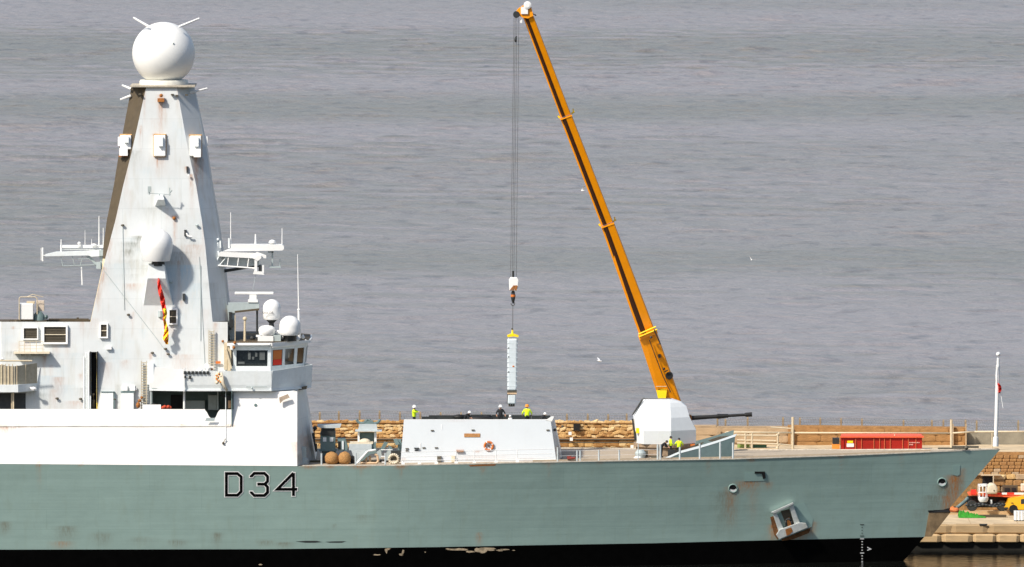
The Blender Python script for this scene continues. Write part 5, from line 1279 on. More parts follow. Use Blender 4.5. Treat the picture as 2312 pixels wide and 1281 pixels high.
# carrier, hidden mostly behind the ship
def wheel(m_, c, r, w_): m_.lathe(c, [(r*.92,-w_/2),(r,-w_/2+.05),(r,w_/2-.05),(r*.92,w_/2)], 20, axis='Y')
q = MB(); x = crb.x; q.box(x-6, x+6, 25.1, 27.9, 3.2, 3.9).box(x-7.2, x-5.2, 25.1, 27.9, 3.1, 5.0); q.build('carrier', M_crane, crane)
for i in range(4):
    for yy in (25.2, 27.8):
        q = MB(); wheel(q, Vector((x-5+i*3.1, yy, 2.87)), .56, .4); q.build('wheel', M_black, crane)
q = MB(); q.box(x-1.8, x+2.6, 25.4, 27.6, 3.95, 5.2).box(x+1.0, x+2.8, 25.5, 27.5, 5.2, 6.0); q.build('turntable', M_crane, crane)
q = MB(); q.box(x-1.9, x-.4, 24.8, 25.8, 4.0, 5.9); cb = q.build('cab', M_crane, crane); MB().box(x-1.8, x-.5, 24.75, 24.79, 4.8, 5.8).build('cab_window', M_glass, cb)
q = MB(); q.tube((x-.3,26.5,4.6), P(1518,935,By(935)), .25); q.build('luffing_ram', M_rope, crane, smooth=True)

# ------------------------------------------------------------------ missile canister being lowered
can = root('missile_canister', P(1156, 918, YL), 'tall pale grey missile canister hanging upright from the crane above the deck box', 'canister')
ct, cb_ = P(1157, 764, YL), P(1156, 882, YL); ax = cb_-ct; ww = .42
def cbox(c0, c1, w0, w1):
    f = [(c0+Vector((-w0,-w0,0))), (c0+Vector((w0,-w0,0))), (c0+Vector((w0,w0,0))), (c0+Vector((-w0,w0,0)))]
    b = [(c1+Vector((-w1,-w1,0))), (c1+Vector((w1,-w1,0))), (c1+Vector((w1,w1,0))), (c1+Vector((-w1,w1,0)))]
    return MB().hexa(f, b)
soften(cbox(ct, cb_, .45, .42).build('canister_body', M_can, can), .16, 4)
for i in range(1, 11):
    t = i/11; c0 = ct.lerp(cb_, t); MBq = cbox(c0+Vector((0,0,.025)), c0-Vector((0,0,.025)), .460-.03*t, .460-.03*t); MBq.build('canister_rib', M_can, can)
cbox(cb_, P(1156,886,YL), .42, .42).build('canister_joint', M_mesh, can); cbox(P(1156,886,YL), P(1156,890,YL), .41, .41).build('rust_band', mat('tan_paint', (0,0,0)), can)
soften(cbox(P(1156,890.2,YL), P(1155,912,YL), .37, .36).build('canister_tail', M_can, can), .12, 3)
q = MB()
for i in (-1, 0, 1): q.tube(P(1155+i*5,912,YL), P(1155+i*5,918,YL), .08)
q.tube(P(1150,917,YL), P(1161,917,YL), .05); q.build('tail_feet', M_mesh, can)
q = MB(); q.poly([(1145,758),(1152,755),(1162,755),(1171,758),(1170,762),(1160,760),(1152,761),(1146,762)], YL-.45, .9).tube(P(1157,755,YL), P(1157,743,YL), .12, .05); q.build('lifting_cap', M_crane2, can)
q = MB(); q.tube(P(1157.5,745,YL), P(1158,690,YL), .03).tube(P(1157,745,YL), P(1156,741,YL), .08); q.build('sling', M_rope, can)
q = MB()
for py in (786, 806, 840): q.pbox(1147.5, py-1.5, 1149.5, py+1.5, YL-.46, .03)
q.build('canister_mark', M_dark, can); q = MB(); q.pbox(1157,826,1161,829,YL-.46,.03).build('orange_tag', M_orange, can)
q = MB(); q.tube(P(1146.5,884,YL-.3), P(1145,912,YL-.3), .03); q.build('tag_line', M_dark, can)

# ------------------------------------------------------------------ quay and breakwater
ZQ = 2.3; YQ = 22.6
MB().box(-120, 120, YQ+.5, 54, -4, ZQ).build('quay', M_conc, kind='structure')
# front face: two courses of coping stones as pieces
def bevel_stone(seed, jit=.10):
    rg = random.Random(seed); bm = bmesh.new(); bmesh.ops.create_cube(bm, size=1)
    bmesh.ops.bevel(bm, geom=list(bm.edges), offset=(.14 if jit < .05 else .22), segments=1, affect='EDGES')
    for v in bm.verts: v.co += Vector((rg.uniform(-jit,jit), rg.uniform(-jit,jit)*.6, rg.uniform(-jit,jit)))
    bmesh.ops.triangulate(bm, faces=[f for f in bm.faces if len(f.verts) > 4]); me = bpy.data.meshes.new('stone'); bm.to_mesh(me); bm.free(); return me
STONE_M = [mat('stone_ochre', (.58,.37,.15), .9, .25, 1.5, bump=.05), mat('stone_pale', (.68,.50,.26), .9, .2, 1.5, bump=.05), mat('stone_tan', (.50,.30,.115), .9, .25, 1.5, bump=.05), mat('stone_brown', (.36,.19,.065), .9, .25, 1.5, bump=.05)]
SM = []
for i in range(12):
    me = bevel_stone(i); me.materials.append(STONE_M[i % 4]); SM.append(me)
SB = []
for i in range(4):
    me = bevel_stone(50+i, .015); me.materials.append([M_concf, M_concf2, M_conc, M_wallc][i]); SB.append(me)
SBR = []
for i in range(4):
    me = bevel_stone(80+i, .02); me.materials.append([M_wall, M_wall, STONE_M[3], M_wallc][i]); SBR.append(me)
def stone(me, parent, loc, sc, name='stone', rot=0):
    o = bpy.data.objects.new(name, me); scene.collection.objects.link(o); o.parent = parent
    o.location = Vector(loc)-ORG[parent.name]; o.scale = sc; o.rotation_euler = (0, rot, 0); return o
kerb = root('quay_face', (30, YQ, 0), 'two courses of weathered stone blocks facing the quay below the bow', 'quay wall')
x = 22.0
while x < 60:
    wd = random.uniform(2.6, 4.2); stone(SB[0], kerb, (x+wd/2, YQ+.45, ZQ-.42), (wd*1.0, 1.0, .84), 'coping_block'); x += wd+.01
x = 22.0
while x < 60:
    wd = random.uniform(2.0, 3.4); stone(SB[1], kerb, (x+wd/2, YQ+.10, ZQ-1.22), (wd*1.0, 1.3, .76), 'footing_block'); x += wd+.015
MB().box(-120, 120, YQ-.1, YQ+.5, -4, ZQ-1.6).box(-120, 22, YQ, YQ+.5, ZQ-1.6, ZQ-.01).build('weed_course', M_weed, kerb)
q = MB(); p_ = P(2220,1188,YQ+.2); q.box(p_.x-.35, p_.x+.35, YQ-.12, YQ+.2, ZQ-.06, ZQ+.05); q.build('mooring_ring', M_dark, kerb)
# slab joints on quay top
q = MB()
for x in np.arange(24, 60, 4.2): q.box(x, x+.05, YQ+1, 36, ZQ+.002, ZQ+.006)
for y in (24.3, 30.5): q.box(20, 60, y, y+.07, ZQ+.002, ZQ+.0065)
q.build('quay_joints', M_concf, kerb)
# raised kerb at the back of the quay
q = MB(); q.box(26, 60, 34.4, 34.9, ZQ, ZQ+.3); q.build('rear_kerb', M_concf2, kerb)

# breakwater: parapet wall, ledge, lower wall
ZTOP = lambda px: P(px, interp(px, [(700,949),(1430,956),(1560,963),(1770,963),(1785,962),(2040,966),(2180,967),(2312,976)]), 50).z
bw = root('breakwater_wall', (0, 50, 0), 'long ochre rubble and concrete breakwater wall behind the ship', 'wall')
zl = P(1000, 990, 49.5).z
xa, xb_ = P(1432,960,50).x, P(2181,960,50).x
z1, z2 = ZTOP(800), ZTOP(1300)
q = MB(); q.hexa([(-120,50.15,0),(xa,50.15,0),(xa,50.15,z2-.06),(-120,50.15,z1-.06)], [(-120,51.6,0),(xa,51.6,0),(xa,51.6,z2-.06),(-120,51.6,z1-.06)]); q.build('wall_core', M_mortar, bw)
q = MB(); q.hexa([(-120,49.9,z1-.06),(xa,49.9,z2-.06),(xa,49.9,z2),(-120,49.9,z1)], [(-120,51.7,z1-.06),(xa,51.7,z2-.06),(xa,51.7,z2),(-120,51.7,z1)]); q.build('wall_coping', M_wall, bw)
q = MB(); q.box(-120, xa, 48.6, 50.15, 0, zl-.12); q.build('lower_wall_core', M_mortar, bw)
q = MB(); q.box(-120, xa, 48.3, 49.9, zl-.12, zl); q.build('walkway_ledge', M_wall, bw)
cnt = 0
xs0, xs1 = P(655,960,50).x, xa
rws = 5; hh = (z1-zl)/rws
seen = lambda X: not (P(930,0,50).x < X < P(1235,0,50).x)
extra = MB()
for r_ in range(rws):
    x = xs0+random.uniform(0, .4)
    while x < xs1:
        wd = random.uniform(.32, .72); hz_ = hh*random.uniform(.9, 1.15)
        if seen(x+wd/2):
            stone(random.choice(SM), bw, (x+wd/2, 50.12, zl+hh*(r_+.5)+random.uniform(-.06,.06)), (wd*1.2, .22+random.random()*.14, hz_*random.uniform(.8,1.2)), rot=random.uniform(-.4,.4)); cnt += 1
        x += wd*.98
hb = .62
zz = zl-.12
for r_ in range(3):
    x = xs0
    while x < xs1:
        wd = random.uniform(.65, 1.25)
        if seen(x+wd/2):
            stone(random.choice(SM[1::4] if r_ > 0 and random.random() < .7 else SM), bw, (x+wd/2, 48.6-.05*r_, zz-hb*(r_+.5)), (wd*1.12, .34, hb*random.uniform(.95,1.15)), rot=random.uniform(-.3,.3)); cnt += 1
        x += wd*.97
print('stones', cnt)
q = MB(); q.tube((-60, 48.25, zl+.05), (xa, 48.25, zl-.02), .06).tube((-60, 48.1, zl-.25), (xa, 48.1, zl-.3), .045); q.build('pipe_run', M_mesh, bw)
# drain, white box
q = MB(); p_ = P(1302,965,49.9); q.box(p_.x-.3, p_.x+.3, 49.6, 49.95, p_.z-.3, p_.z+.3); q.build('dark_hole', M_black, bw)
q = MB()
for px, py in ((1287,979),(1427,1009),(1290,992)): 
    p_ = P(px,py,48.0); q.box(p_.x-.14, p_.x+.14, 47.9, 48.2, p_.z-.14, p_.z+.14)
q.build('white_meter_box', M_bright, bw)
# concrete parapet section (px 1432..2181)
q = MB(); x1_, x2_ = P(1780,960,50).x, P(2040,960,50).x
def seg(q, pa, pb, ya, yb2, d0=50.0, zlow=0): 
    a, b = P(pa, ya, d0), P(pb, yb2, d0); q.hexa([(a.x,d0,zlow),(b.x,d0,zlow),(b.x,d0,b.z),(a.x,d0,a.z)], [(a.x,d0+1.6,zlow),(b.x,d0+1.6,zlow),(b.x,d0+1.6,b.z),(a.x,d0+1.6,a.z)])
seg(q, 1432.3, 1617, 962, 962); seg(q, 1617.3, 1779, 964, 964); q.build('concrete_wall', M_wallc, bw)
q = MB(); seg(q, 1779.3, 2181, 962, 966, 49.6); q.build('brown_masonry_wall', M_wall, bw)
q = MB(); seg(q, 2181.3, 2800, 977, 977, 50.4); q.build('grey_parapet', mat('grey_parapet', (.27,.24,.18), .9, .2, 1, bump=.03), bw)
# courses and blocks on the concrete and brown sections
for (pa, pb, ya, yb2, mset, D, rowsn) in ((1432,1779,966,1000,[SB[3]],49.9,2),(1790,2178,968,1012,[SBR[0],SBR[1],SBR[2]],49.56,3)):
    for r_ in range(rowsn):
        px = pa+random.uniform(0, 20)
        while px < pb-10:
            wpx = random.uniform(34, 70); y0 = ya+(yb2-ya)*r_/rowsn; y1 = ya+(yb2-ya)*(r_+1)/rowsn
            a, b = P(px, y1, D), P(min(px+wpx, pb), y0, D)
            me = random.choice(mset)
            if rowsn == 3: me = random.choice(SBR[1:3]+SBR[:1])
            stone(me, bw, ((a.x+b.x)/2, D, (a.z+b.z)/2), (b.x-a.x-.02, .10, b.z-a.z-.015), 'wall_block'); px += wpx
q = MB()
for px, w_ in ((1620,5),(1787,4),(2150,6),(2181,3)):
    a, b = P(px-w_/2, 1012, 49.2), P(px+w_/2, 964 if px < 2140 else 958, 49.2); q.box(a.x, b.x, 49.1, 49.5, a.z-1, b.z)
q.build('buttress_pilaster', M_wallc, bw)
# upper terrace on the right and its sloping stone face
zt_r = P(2250, 1020, 41.0).z
q = MB(); q.box(xa, 120, 41.0, 50.3, ZQ, zt_r); q.build('terrace', M_conc, bw)
q = MB(); a = P(2100,1021,40.8); b = P(2100,1028,40.8); q.box(a.x, 120, 40.75, 41.0, b.z, a.z); q.build('terrace_edge_beam', M_wall, bw)
sl0, sl1 = P(2250,1028,40.9).z, P(2250,1074,39.2).z
nrow = 6
for r_ in range(nrow):
    t = (r_+.5)/nrow; z = sl0+(sl1-sl0)*t; y = 40.9+(39.2-40.9)*t; x = P(2150,1050,40).x+(.3 if r_ % 2 else 0)
    while x < P(2345,1050,40).x:
        wd = random.uniform(.5, .75); stone(random.choice(SBR), bw, (x+wd/2, y, z), (wd*.97, .5, (sl0-sl1)/nrow*.97), 'slope_block'); x += wd
q = MB(); q.add([(xa,41,sl0),(120,41,sl0),(120,39.35,sl1),(xa,39.35,sl1)], [(0,1,2,3)]); q.add([(xa,39.35,sl1),(120,39.35,sl1),(120,39.35,ZQ),(xa,39.35,ZQ)], [(0,1,2,3)]); q.build('slope_bed', M_mortar, bw)
q = MB(); a = P(2215,1072,38.7); q.box(a.x, P(2262,0,38.7).x, 38.6, 39.4, P(2215,1074.5,38.7).z, a.z); q.build('opening_lintel', M_conc, bw)
q = MB(); a = P(2218,1096,39.2); b = P(2242,1075,39.2); q.box(a.x, b.x, 39.1, 39.34, a.z, b.z); q.build('dark_opening', M_black, bw)
r_ = 0
for z0_ in np.arange(ZQ+.3, sl1, .55):
    x = P(2244,0,39).x
    while x < P(2345,0,39).x:
        wd = random.uniform(.6, 1.3); stone(random.choice(SBR+SM[:3]), bw, (x+wd/2, 39.2, z0_), (wd*.98, .35, .52), 'lower_block'); x += wd
q = MB(); q.tube(P(2243,1074,38.4), P(2243,1092,38.4), .05); q.build('lintel_prop', M_rail, bw)

# fence of concrete posts with wire netting on the wall
fence = root('wire_fence', (0, 51.0, z2), 'wire netting fence on concrete posts along the top of the breakwater', 'fence')
FP_ = [(676,930,949),(722,929,949),(765,928,949),(812,927,950),(857,927,950),(903,929,951),(949,930,951),(995,930,952),(1041,930,952),(1087,930,953),(1133,931,953),(1179,931,954),(1232,932,954),(1280,934,955),(1327,934,955),(1373,934,956),(1415,933,957),(1620,942,963),(1638,946,963),(1688,941,964),(1768,941,963),(1806,942,964),(1852,943,964),(1899,944,965),(1946,945,966),(2040,947,967),(2104,948,967),(2130,949,967),(2147,946,967),(2180,947,967),(2205,949,977),(2299,949,977)]
pm = {}
prev = None; wires = MB()
for px, y0, y1 in FP_:
    a, b = P(px, y1+3, 51.0), P(px, y0, 51.0); h = b.z-a.z; me = pm.get(round(h, 1))
    if me is None:
        qq = MB(); w_ = .085; qq.box(-w_, w_, -w_, w_, 0, h*.82).hexa([(-w_,-w_,h*.82),(w_,-w_,h*.82),(w_,w_,h*.82),(-w_,w_,h*.82)], [(-w_+.02,-w_+.1,h),(w_-.02,-w_+.1,h),(w_-.02,w_+.1,h),(-w_+.02,w_+.1,h)])
        me = bpy.data.meshes.new('post'); me.from_pydata(qq.v, [], qq.f); me.materials.append(M_post); bm = bmesh.new(); bm.from_mesh(me); bmesh.ops.recalc_face_normals(bm, faces=bm.faces); bm.to_mesh(me); bm.free(); pm[round(h,1)] = me
    o = bpy.data.objects.new('post', me); scene.collection.objects.link(o); o.parent = fence; o.location = a-ORG[fence.name]
    if prev is not None and px-prev[0] < 110:
        A0, B0, A1, B1 = prev[1], prev[2], a, b
        for k in (.3, .55, .8, .98): wires.tube(A0.lerp(B0, k), A1.lerp(B1, k), .012, n=4)
        nn = int((A1.x-A0.x)/.22)
        for i in range(nn):
            t = i/nn; t2 = min(1, t+.12)
            wires.tube(A0.lerp(A1, t).lerp(B0.lerp(B1, t), .25), A0.lerp(A1, t2).lerp(B0.lerp(B1, t2), .98), .007, n=3)
            wires.tube(A0.lerp(A1, t2).lerp(B0.lerp(B1, t2), .25), A0.lerp(A1, t).lerp(B0.lerp(B1, t), .98), .007, n=3)
    prev = (px, a, b)
wires.build('netting', M_wire, fence, kind='stuff')
# pipe railing / handrail along the terrace
hr = root('terrace_handrail', (P(1700,1000,43).x, 43, zt_r), 'cream pipe handrail running along the terrace behind the bow', 'handrail')
q = MB(); q.path([P(1632,985,43),P(1640,976,43),P(1795,977.5,43),P(2146,978.5,43),P(2200,975,43),P(2400,974.5,43)], .085); q.build('top_pipe', M_rail, hr, smooth='all')
q = MB()
for px, y0 in ((1790,942),(2148,948)): q.tube(P(px,y0,43), P(px,1018,43), .12)
for px in (2020,2240,2330): q.tube(P(px,977,43), P(px,1018,43), .05)
q.tube(P(1740,965,43.2), P(1788,968,43.2), .06).tube(P(1758,1003,43), P(1787,1006,43), .06); q.build('stanchion', M_rail, hr, smooth=True)
# gangway frame leaning on the terrace
gw = root('gangway_frame', (P(1700,1015,42).x, 42, zt_r), 'cream tubular gangway frame with green panels beside the wave breaker', 'gangway')
q = MB(); Yg = 42.0
for a, b in (((1655,983),(1752,984)),((1664,994),(1752,996)),((1664,1001),(1756,1003)),((1655,1014),(1752,1015)),((1752,984),(1760,978)),((1752,1015),(1760,1003))): q.tube(P(*a,Yg), P(*b,Yg), .085)
for px in (1652, 1683, 1698, 1756): q.tube(P(px,979,Yg), P(px,1018,Yg), .09)
q.build('frame_tubes', M_rail, gw, smooth=True)
q = MB(); q.pbox(1665,1003.5,1693,1011,Yg+.3,.6); q.build('green_panel', mat('lime_panel', (.30,.42,.12), .8, .2, 4), gw); q = MB(); q.pbox(1695,1003.5,1731,1011.5,Yg+.3,.6); q.build('teal_panel', mat('teal_panel', (.06,.16,.10), .8, .3, 4), gw)
q = MB(); q.pbox(1655,1012.5,1756,1017,Yg-.2,1.4); q.build('gangway_tread', M_conc, gw)
# red storage container
rcn = root('red_container', (P(1990,1020,42.5).x, 42.5, zt_r), 'long red storage container with a bright lid and white placards', 'container')
q = MB(); q.pbox(1899, 988, 2082, 1022, 42.5, 2.2); q.build('container_body', M_red, rcn)
q = MB(); a, b = P(1897,988.5,42.3), P(2086,980.5,42.3); q.hexa([(a.x,42.3,a.z),(b.x,42.3,a.z),(b.x,42.3,a.z+.12),(a.x,42.3,a.z+.12)], [(a.x+.2,44.9,a.z),(b.x-.2,44.9,a.z),(b.x-.2,44.9,a.z+.16),(a.x+.2,44.9,a.z+.16)]); q.build('container_lid', M_redlid, rcn)
for px in (1932,1945,1973,1986,1997,2010,2038,2051,2068,1905):
    q = MB(); q.pbox(px-.7, 990, px+.7, 1022, 42.42, .08); q.build('door_bar', mat('faded_red_bar', (.62,.16,.06), .6, .1, 4) if px != 1905 else M_red, rcn)
q = MB(); q.pbox(1911.5,1001.5,1928,1009.5,42.45,.03); q.build('white_placard', M_bright, rcn); q = MB(); q.pbox(1913,995.5,1926,1000.5,42.45,.03); q.build('yellow_placard', M_crane2, rcn)
q = MB()
for i in range(8): q.pbox(2053+i*3, 998.5+(i % 2)*.4, 2055+i*3, 1000.8, 42.44, .03)
for i in range(3): q.pbox(2053+i*3, 1003, 2055.2+i*3, 1005.5, 42.44, .03)
q.build('faded_lettering', mat('faded_pink', (.75,.40,.33), .7), rcn)
bx_ = MB().pbox(1880, 990, 1895, 1003, 43, 1.0).build('dark_drum_rack', M_dark); tag(bx_, 'black box standing against the left end of the red container', 'box')
bx_ = MB().pbox(1879, 1004, 1896, 1014, 42.6, 1.0).build('orange_crate', M_orj); tag(bx_, 'low orange crate beside the left end of the red container', 'crate')

# ------------------------------------------------------------------ things on the quay at the right
vn = root('yellow_van', (P(2330,1157,33).x, 33, ZQ), 'yellow orange van cut off by the right edge of the quay', 'van')
def zz_(py, Y=33): return P(2300, py, Y).z
q = MB(); vx = P(2268,0,33).x
pf_ = [(2269,1150),(2268,1143),(2274,1136),(2277,1127),(2292,1123),(2312,1121),(2420,1108),(2520,1108),(2520,1151),(2299,1151),(2296,1143),(2289,1139.5),(2281,1142),(2277,1150)]
q.poly(pf_, 33, 2.0); q.build('body', mat('van_yellow', (.88,.46,.015), .3, .05, 2, coat=.4), vn)
q = MB(); q.poly([(2305,1128),(2340,1122),(2360,1122),(2360,1138),(2305,1138)], 32.97, .03); q.build('window', M_dark, vn)
for px in (2288, 2440):
    q = MB(); wheel(q, P(px,1150,33.15), .38, .3); q.build('wheel', M_black, vn, smooth=True)
q = MB(); q.tube(P(2283,1136,32.96), P(2288,1136,32.96), .03); q.pbox(2268,1146,2276,1150,32.9,.1); q.build('bumper', M_dark, vn)
ib = root('white_barrel_block', (P(2303,1176,26.5).x, 26.5, ZQ), 'small white ribbed tank standing alone on the quay in front of the van', 'tank')
q = MB(); q.pbox(2290, 1155, 2325, 1175, 26.5, 1.1); q.build('tank_core', M_paint, ib)
for i in range(5):
    q = MB(); c = P(2293.5+i*7, 1175, 26.5); t_ = P(2293.5+i*7, 1154, 26.5); q.tube(c, t_, .125, n=10); q.build('tank_rib', M_bright, ib, smooth=True)
q = MB(); q.pbox(2290,1175,2325,1177.5,26.55,1.0); q.build('tank_foot', M_black, ib)
rb = root('red_platform', (P(2250,1140,34.5).x, 34.5, ZQ), 'long low red trailer bed with red and white bar parked below the sloping wall', 'trailer')
q = MB(); q.poly([(2186,1116),(2190,1114),(2245,1117),(2320,1120),(2320,1124),(2250,1122),(2188,1119)], 34.2, 2.2); q.build('trailer_bed', M_redlid, rb)
for i, (a, b) in enumerate(((2192,2205),(2205,2222),(2222,2238),(2252,2262),(2262,2274),(2274,2290),(2290,2312))):
    q = MB(); q.pbox(a, 1106 if i == 0 else 1113, b-.5, 1117, 34.1, .3); q.build('bar_piece', (M_redfl, M_orange, M_redfl, M_redfl, M_bright, M_redfl, M_bright)[i], rb)
q = MB(); q.pbox(2184,1122,2276,1146,35.5,1.2); q.build('trailer_underframe', M_black, rb)
for px in (2195, 2262):
    q = MB(); wheel(q, P(px,1142,34.6), .5, .3); q.build('wheel', M_dark, rb, smooth=True)
cs = MB().pbox(2305, 1093, 2322, 1110, 36, .9); cs = soften(cs.build('cream_cabinet', M_cream), .1); tag(cs, 'cream cabinet behind the yellow van at the right edge of the picture', 'cabinet')
gn_ = root('generator', (P(2280,1112,37).x, 37, ZQ), 'dark brown generator box behind the red and white bar', 'generator')
q = MB(); q.pbox(2264, 1098, 2298, 1113, 37, 1.2); q.build('generator_case', M_brown, gn_); q = MB(); q.pbox(2268, 1102, 2280, 1110, 36.95, .05).pbox(2284, 1102, 2294, 1110, 36.95, .05); q.build('vent_hood', M_black, gn_)
bt_ = root('white_capsule', (P(2228,1130,33.6).x, 33.6, ZQ), 'rounded cream plastic tank standing on the red trailer bed', 'tank')
q = MB(); q.poly([(2224,1116),(2230,1096),(2236,1092.5),(2244,1092),(2251,1098),(2253,1104),(2252,1116)], 33.6, 1.4); soften(q.build('capsule_body', M_cream, bt_), .2, 3)
q = MB(); q.ball(P(2244.5,1108,33.6), .07, 8); q.build('capsule_port', M_brown, bt_)
cg = root('wire_cage', (P(2215,1133,33.2).x, 33.2, ZQ), 'white round wire cage basket hanging at the trailer side beside the cream tank', 'basket')
q = MB(); c0 = P(2219,1096,33.9)
for py, r in ((1094,.42),(1097.5,.42),(1112,.40)):
    c = P(2219,py,33.9); pts = [c+Vector((r*math.cos(t), r*math.sin(t), 0)) for t in np.linspace(0, 2*math.pi, 17)]; q.path(pts, .035)
for t in np.linspace(0, 2*math.pi, 9)[:-1]: q.tube(P(2219,1094,33.9)+Vector((.42*math.cos(t),.42*math.sin(t),0)), P(2219,1124,33.9)+Vector((.40*math.cos(t),.40*math.sin(t),0)), .03)
q.build('cage_bars', M_bright, cg)
q = MB(); q.lathe(P(2220,1128,33.7), [(.32,-.22),(.46,.0),(.46,.2)], 18); q.build('basket_tub', M_paint, cg, smooth=True)
q = MB(); q.pbox(2236,1129,2240,1138,33.8,.15); q.build('jack_leg', M_paint, cg)
gn = MB(); rows = []
for k in range(9):
    row = []
    for i in range(25):
        t = i/24; s = k/8; px = 2164+62*t; h = (math.sin(s*math.pi))*(.60*(1-t)**.8+.04)*random.uniform(.55,1.25); p0 = P(px, 1144, 30.5)
        row.append((p0.x, 30.2+1.6*s, ZQ+.02+max(0, h)))
    rows.append(row)
gn.grid(rows); g_ = gn.build('green_net', M_green, None, smooth='all'); tag(g_, 'heap of bright green netting lying on the quay beneath the bow', 'net')
q = MB(); rows = []
q.path([P(2180+i*9, 1140+math.sin(i*1.3)*2.5, 32.2) for i in range(11)], .12).path([P(2200+i*8, 1142+math.cos(i*1.1)*2.0, 31.9) for i in range(9)], .09); o = q.build('mooring_hawser', M_dark, None, smooth='all'); tag(o, 'dark rope coils lying on the quay behind the green netting', 'rope')
q = MB(); q.box(P(2175,0,31).x, P(2275,0,31).x, 31.0, 31.4, ZQ, ZQ+.22); o = q.build('timber_baulk', M_brown, None); tag(o, 'long brown timber lying on the quay in front of the van', 'timber')

# ------------------------------------------------------------------ people
def person(loc, face, jacket, trousers, label, hat=M_hat, pose='stand', hands=None, group=None, h=1.76, hair=False, back_patch=False):
    r = root('person', loc, label, 'person', group); s = h/1.76
    J = {'pel': (0,0,.95), 'wai': (0,0,1.1), 'che': (0,.0,1.34), 'nec': (0,.0,1.50), 'hea': (0,-.02,1.62), 'top': (0,-.01,1.70),
         'sL': (-.19,0,1.42), 'eL': (-.26,-.05,1.15), 'hL': (-.22,-.24,1.0), 'sR': (.19,0,1.42), 'eR': (.27,-.04,1.15), 'hR': (.20,-.26,1.02),
         'tL': (-.10,0,.90), 'kL': (-.12,-.03,.50), 'aL': (-.13,.02,.09), 'fL': (-.14,-.16,.04), 'tR': (.10,0,.90), 'kR': (.12,-.03,.50), 'aR': (.13,.02,.09), 'fR': (.14,-.16,.04)}
    if pose == 'bend':
        J.update({'wai': (0,-.08,1.06), 'che': (0,-.26,1.22), 'nec': (0,-.38,1.30), 'hea': (0,-.49,1.36), 'top': (0,-.54,1.42), 'sL': (-.19,-.31,1.26), 'eL': (-.22,-.42,1.0), 'hL': (-.14,-.62,.92), 'sR': (.19,-.31,1.26), 'eR': (.22,-.42,1.0), 'hR': (.14,-.62,.92)})
    if hands == 'up':
        J.update({'eL': (-.30,-.18,1.30), 'hL': (-.12,-.38,1.30), 'eR': (.30,-.18,1.30), 'hR': (.12,-.38,1.30)})
    if hands == 'wide': J.update({'eL': (-.36,-.05,1.18), 'hL': (-.36,-.2,1.02), 'eR': (.36,-.05,1.18), 'hR': (.36,-.2,1.02)})
    rad = {'pel':(.155,.12),'wai':(.15,.11),'che':(.175,.125),'nec':(.062,.062),'hea':(.092,.105),'top':(.07,.08),'sL':(.075,.075),'sR':(.075,.075),'eL':(.052,.052),'eR':(.052,.052),'hL':(.034,.03),'hR':(.034,.03),
           'tL':(.10,.10),'tR':(.10,.10),'kL':(.07,.07),'kR':(.07,.07),'aL':(.05,.05),'aR':(.05,.05),'fL':(.05,.035),'fR':(.05,.035)}
    E = [('pel','wai'),('wai','che'),('che','nec'),('nec','hea'),('hea','top'),('che','sL'),('sL','eL'),('eL','hL'),('che','sR'),('sR','eR'),('eR','hR'),('pel','tL'),('tL','kL'),('kL','aL'),('aL','fL'),('pel','tR'),('tR','kR'),('kR','aR'),('aR','fR')]
    for k_ in ('pel','wai','che','sL','sR','eL','eR'): rad[k_] = tuple(v*1.28 for v in rad[k_])
    for sd in 'LR':
        hx = Vector(J['h'+sd]); ex = Vector(J['e'+sd]); d = (hx-ex).normalized(); sg = -1 if sd == 'L' else 1
        up = Vector((0,0,1)); side = d.cross(up).normalized()
        for k, (o_, ln) in enumerate(((-.03,.075),(-.01,.088),(.01,.082),(.03,.065))):
            a = 'g%s%d' % (sd, k); J[a] = tuple(hx+d*.06+side*o_); rad[a] = (.011,.011); b = a+'t'; J[b] = tuple(hx+d*(.06+ln)+side*o_*1.2-up*.03); rad[b] = (.008,.008); E += [('h'+sd, a), (a, b)]
        a = 'u'+sd; J[a] = tuple(hx+d*.03-side*.045*sg+up*.0); rad[a] = (.012,.012); b = a+'t'; J[b] = tuple(hx+d*.075-side*.06*sg); rad[b] = (.009,.009); E += [('h'+sd, a), (a, b)]
    keys = list(J); ix = {k: i for i, k in enumerate(keys)}
    me = bpy.data.meshes.new('body'); me.from_pydata([tuple(Vector(J[k])*s) for k in keys], [(ix[a], ix[b]) for a, b in E], [])
    o = bpy.data.objects.new('tmp', me); scene.collection.objects.link(o); md_ = o.modifiers.new('skin', 'SKIN'); md_.use_smooth_shade = True
    for i, k in enumerate(keys): me.skin_vertices[0].data[i].radius = tuple(v*s for v in rad[k])
    me.skin_vertices[0].data[ix['pel']].use_root = True
    sb = o.modifiers.new('sub', 'SUBSURF'); sb.levels = 1
    dg_ = bpy.context.evaluated_depsgraph_get(); bmesh_ = bpy.data.meshes.new_from_object(o.evaluated_get(dg_)); bpy.data.objects.remove(o)
    bmesh_.materials.clear()
    for m_ in (M_skin, jacket, trousers, M_black): bmesh_.materials.append(m_)
    hp = Vector(J['nec'])*s; hL, hR = Vector(J['hL'])*s, Vector(J['hR'])*s; hd_ = Vector(J['hea'])*s
    for p in bmesh_.polygons:
        c = p.center; mi = 1
        if c.z < .93*s: mi = 2
        if c.z < .1*s: mi = 3
        if (c-hL).length < .05*s or (c-hR).length < .05*s or ((c-hL).length < .17*s and c.y < hL.y) or ((c-hR).length < .17*s and c.y < hR.y): mi = 0
        if (c-hd_).length < .165*s and c.z > hp.z-.02: mi = 0
        p.material_index = mi; p.use_smooth = True
    bo = bpy.data.objects.new('body', bmesh_); scene.collection.objects.link(bo); bo.parent = r; ORG[bo.name] = Vector((0,0,0))
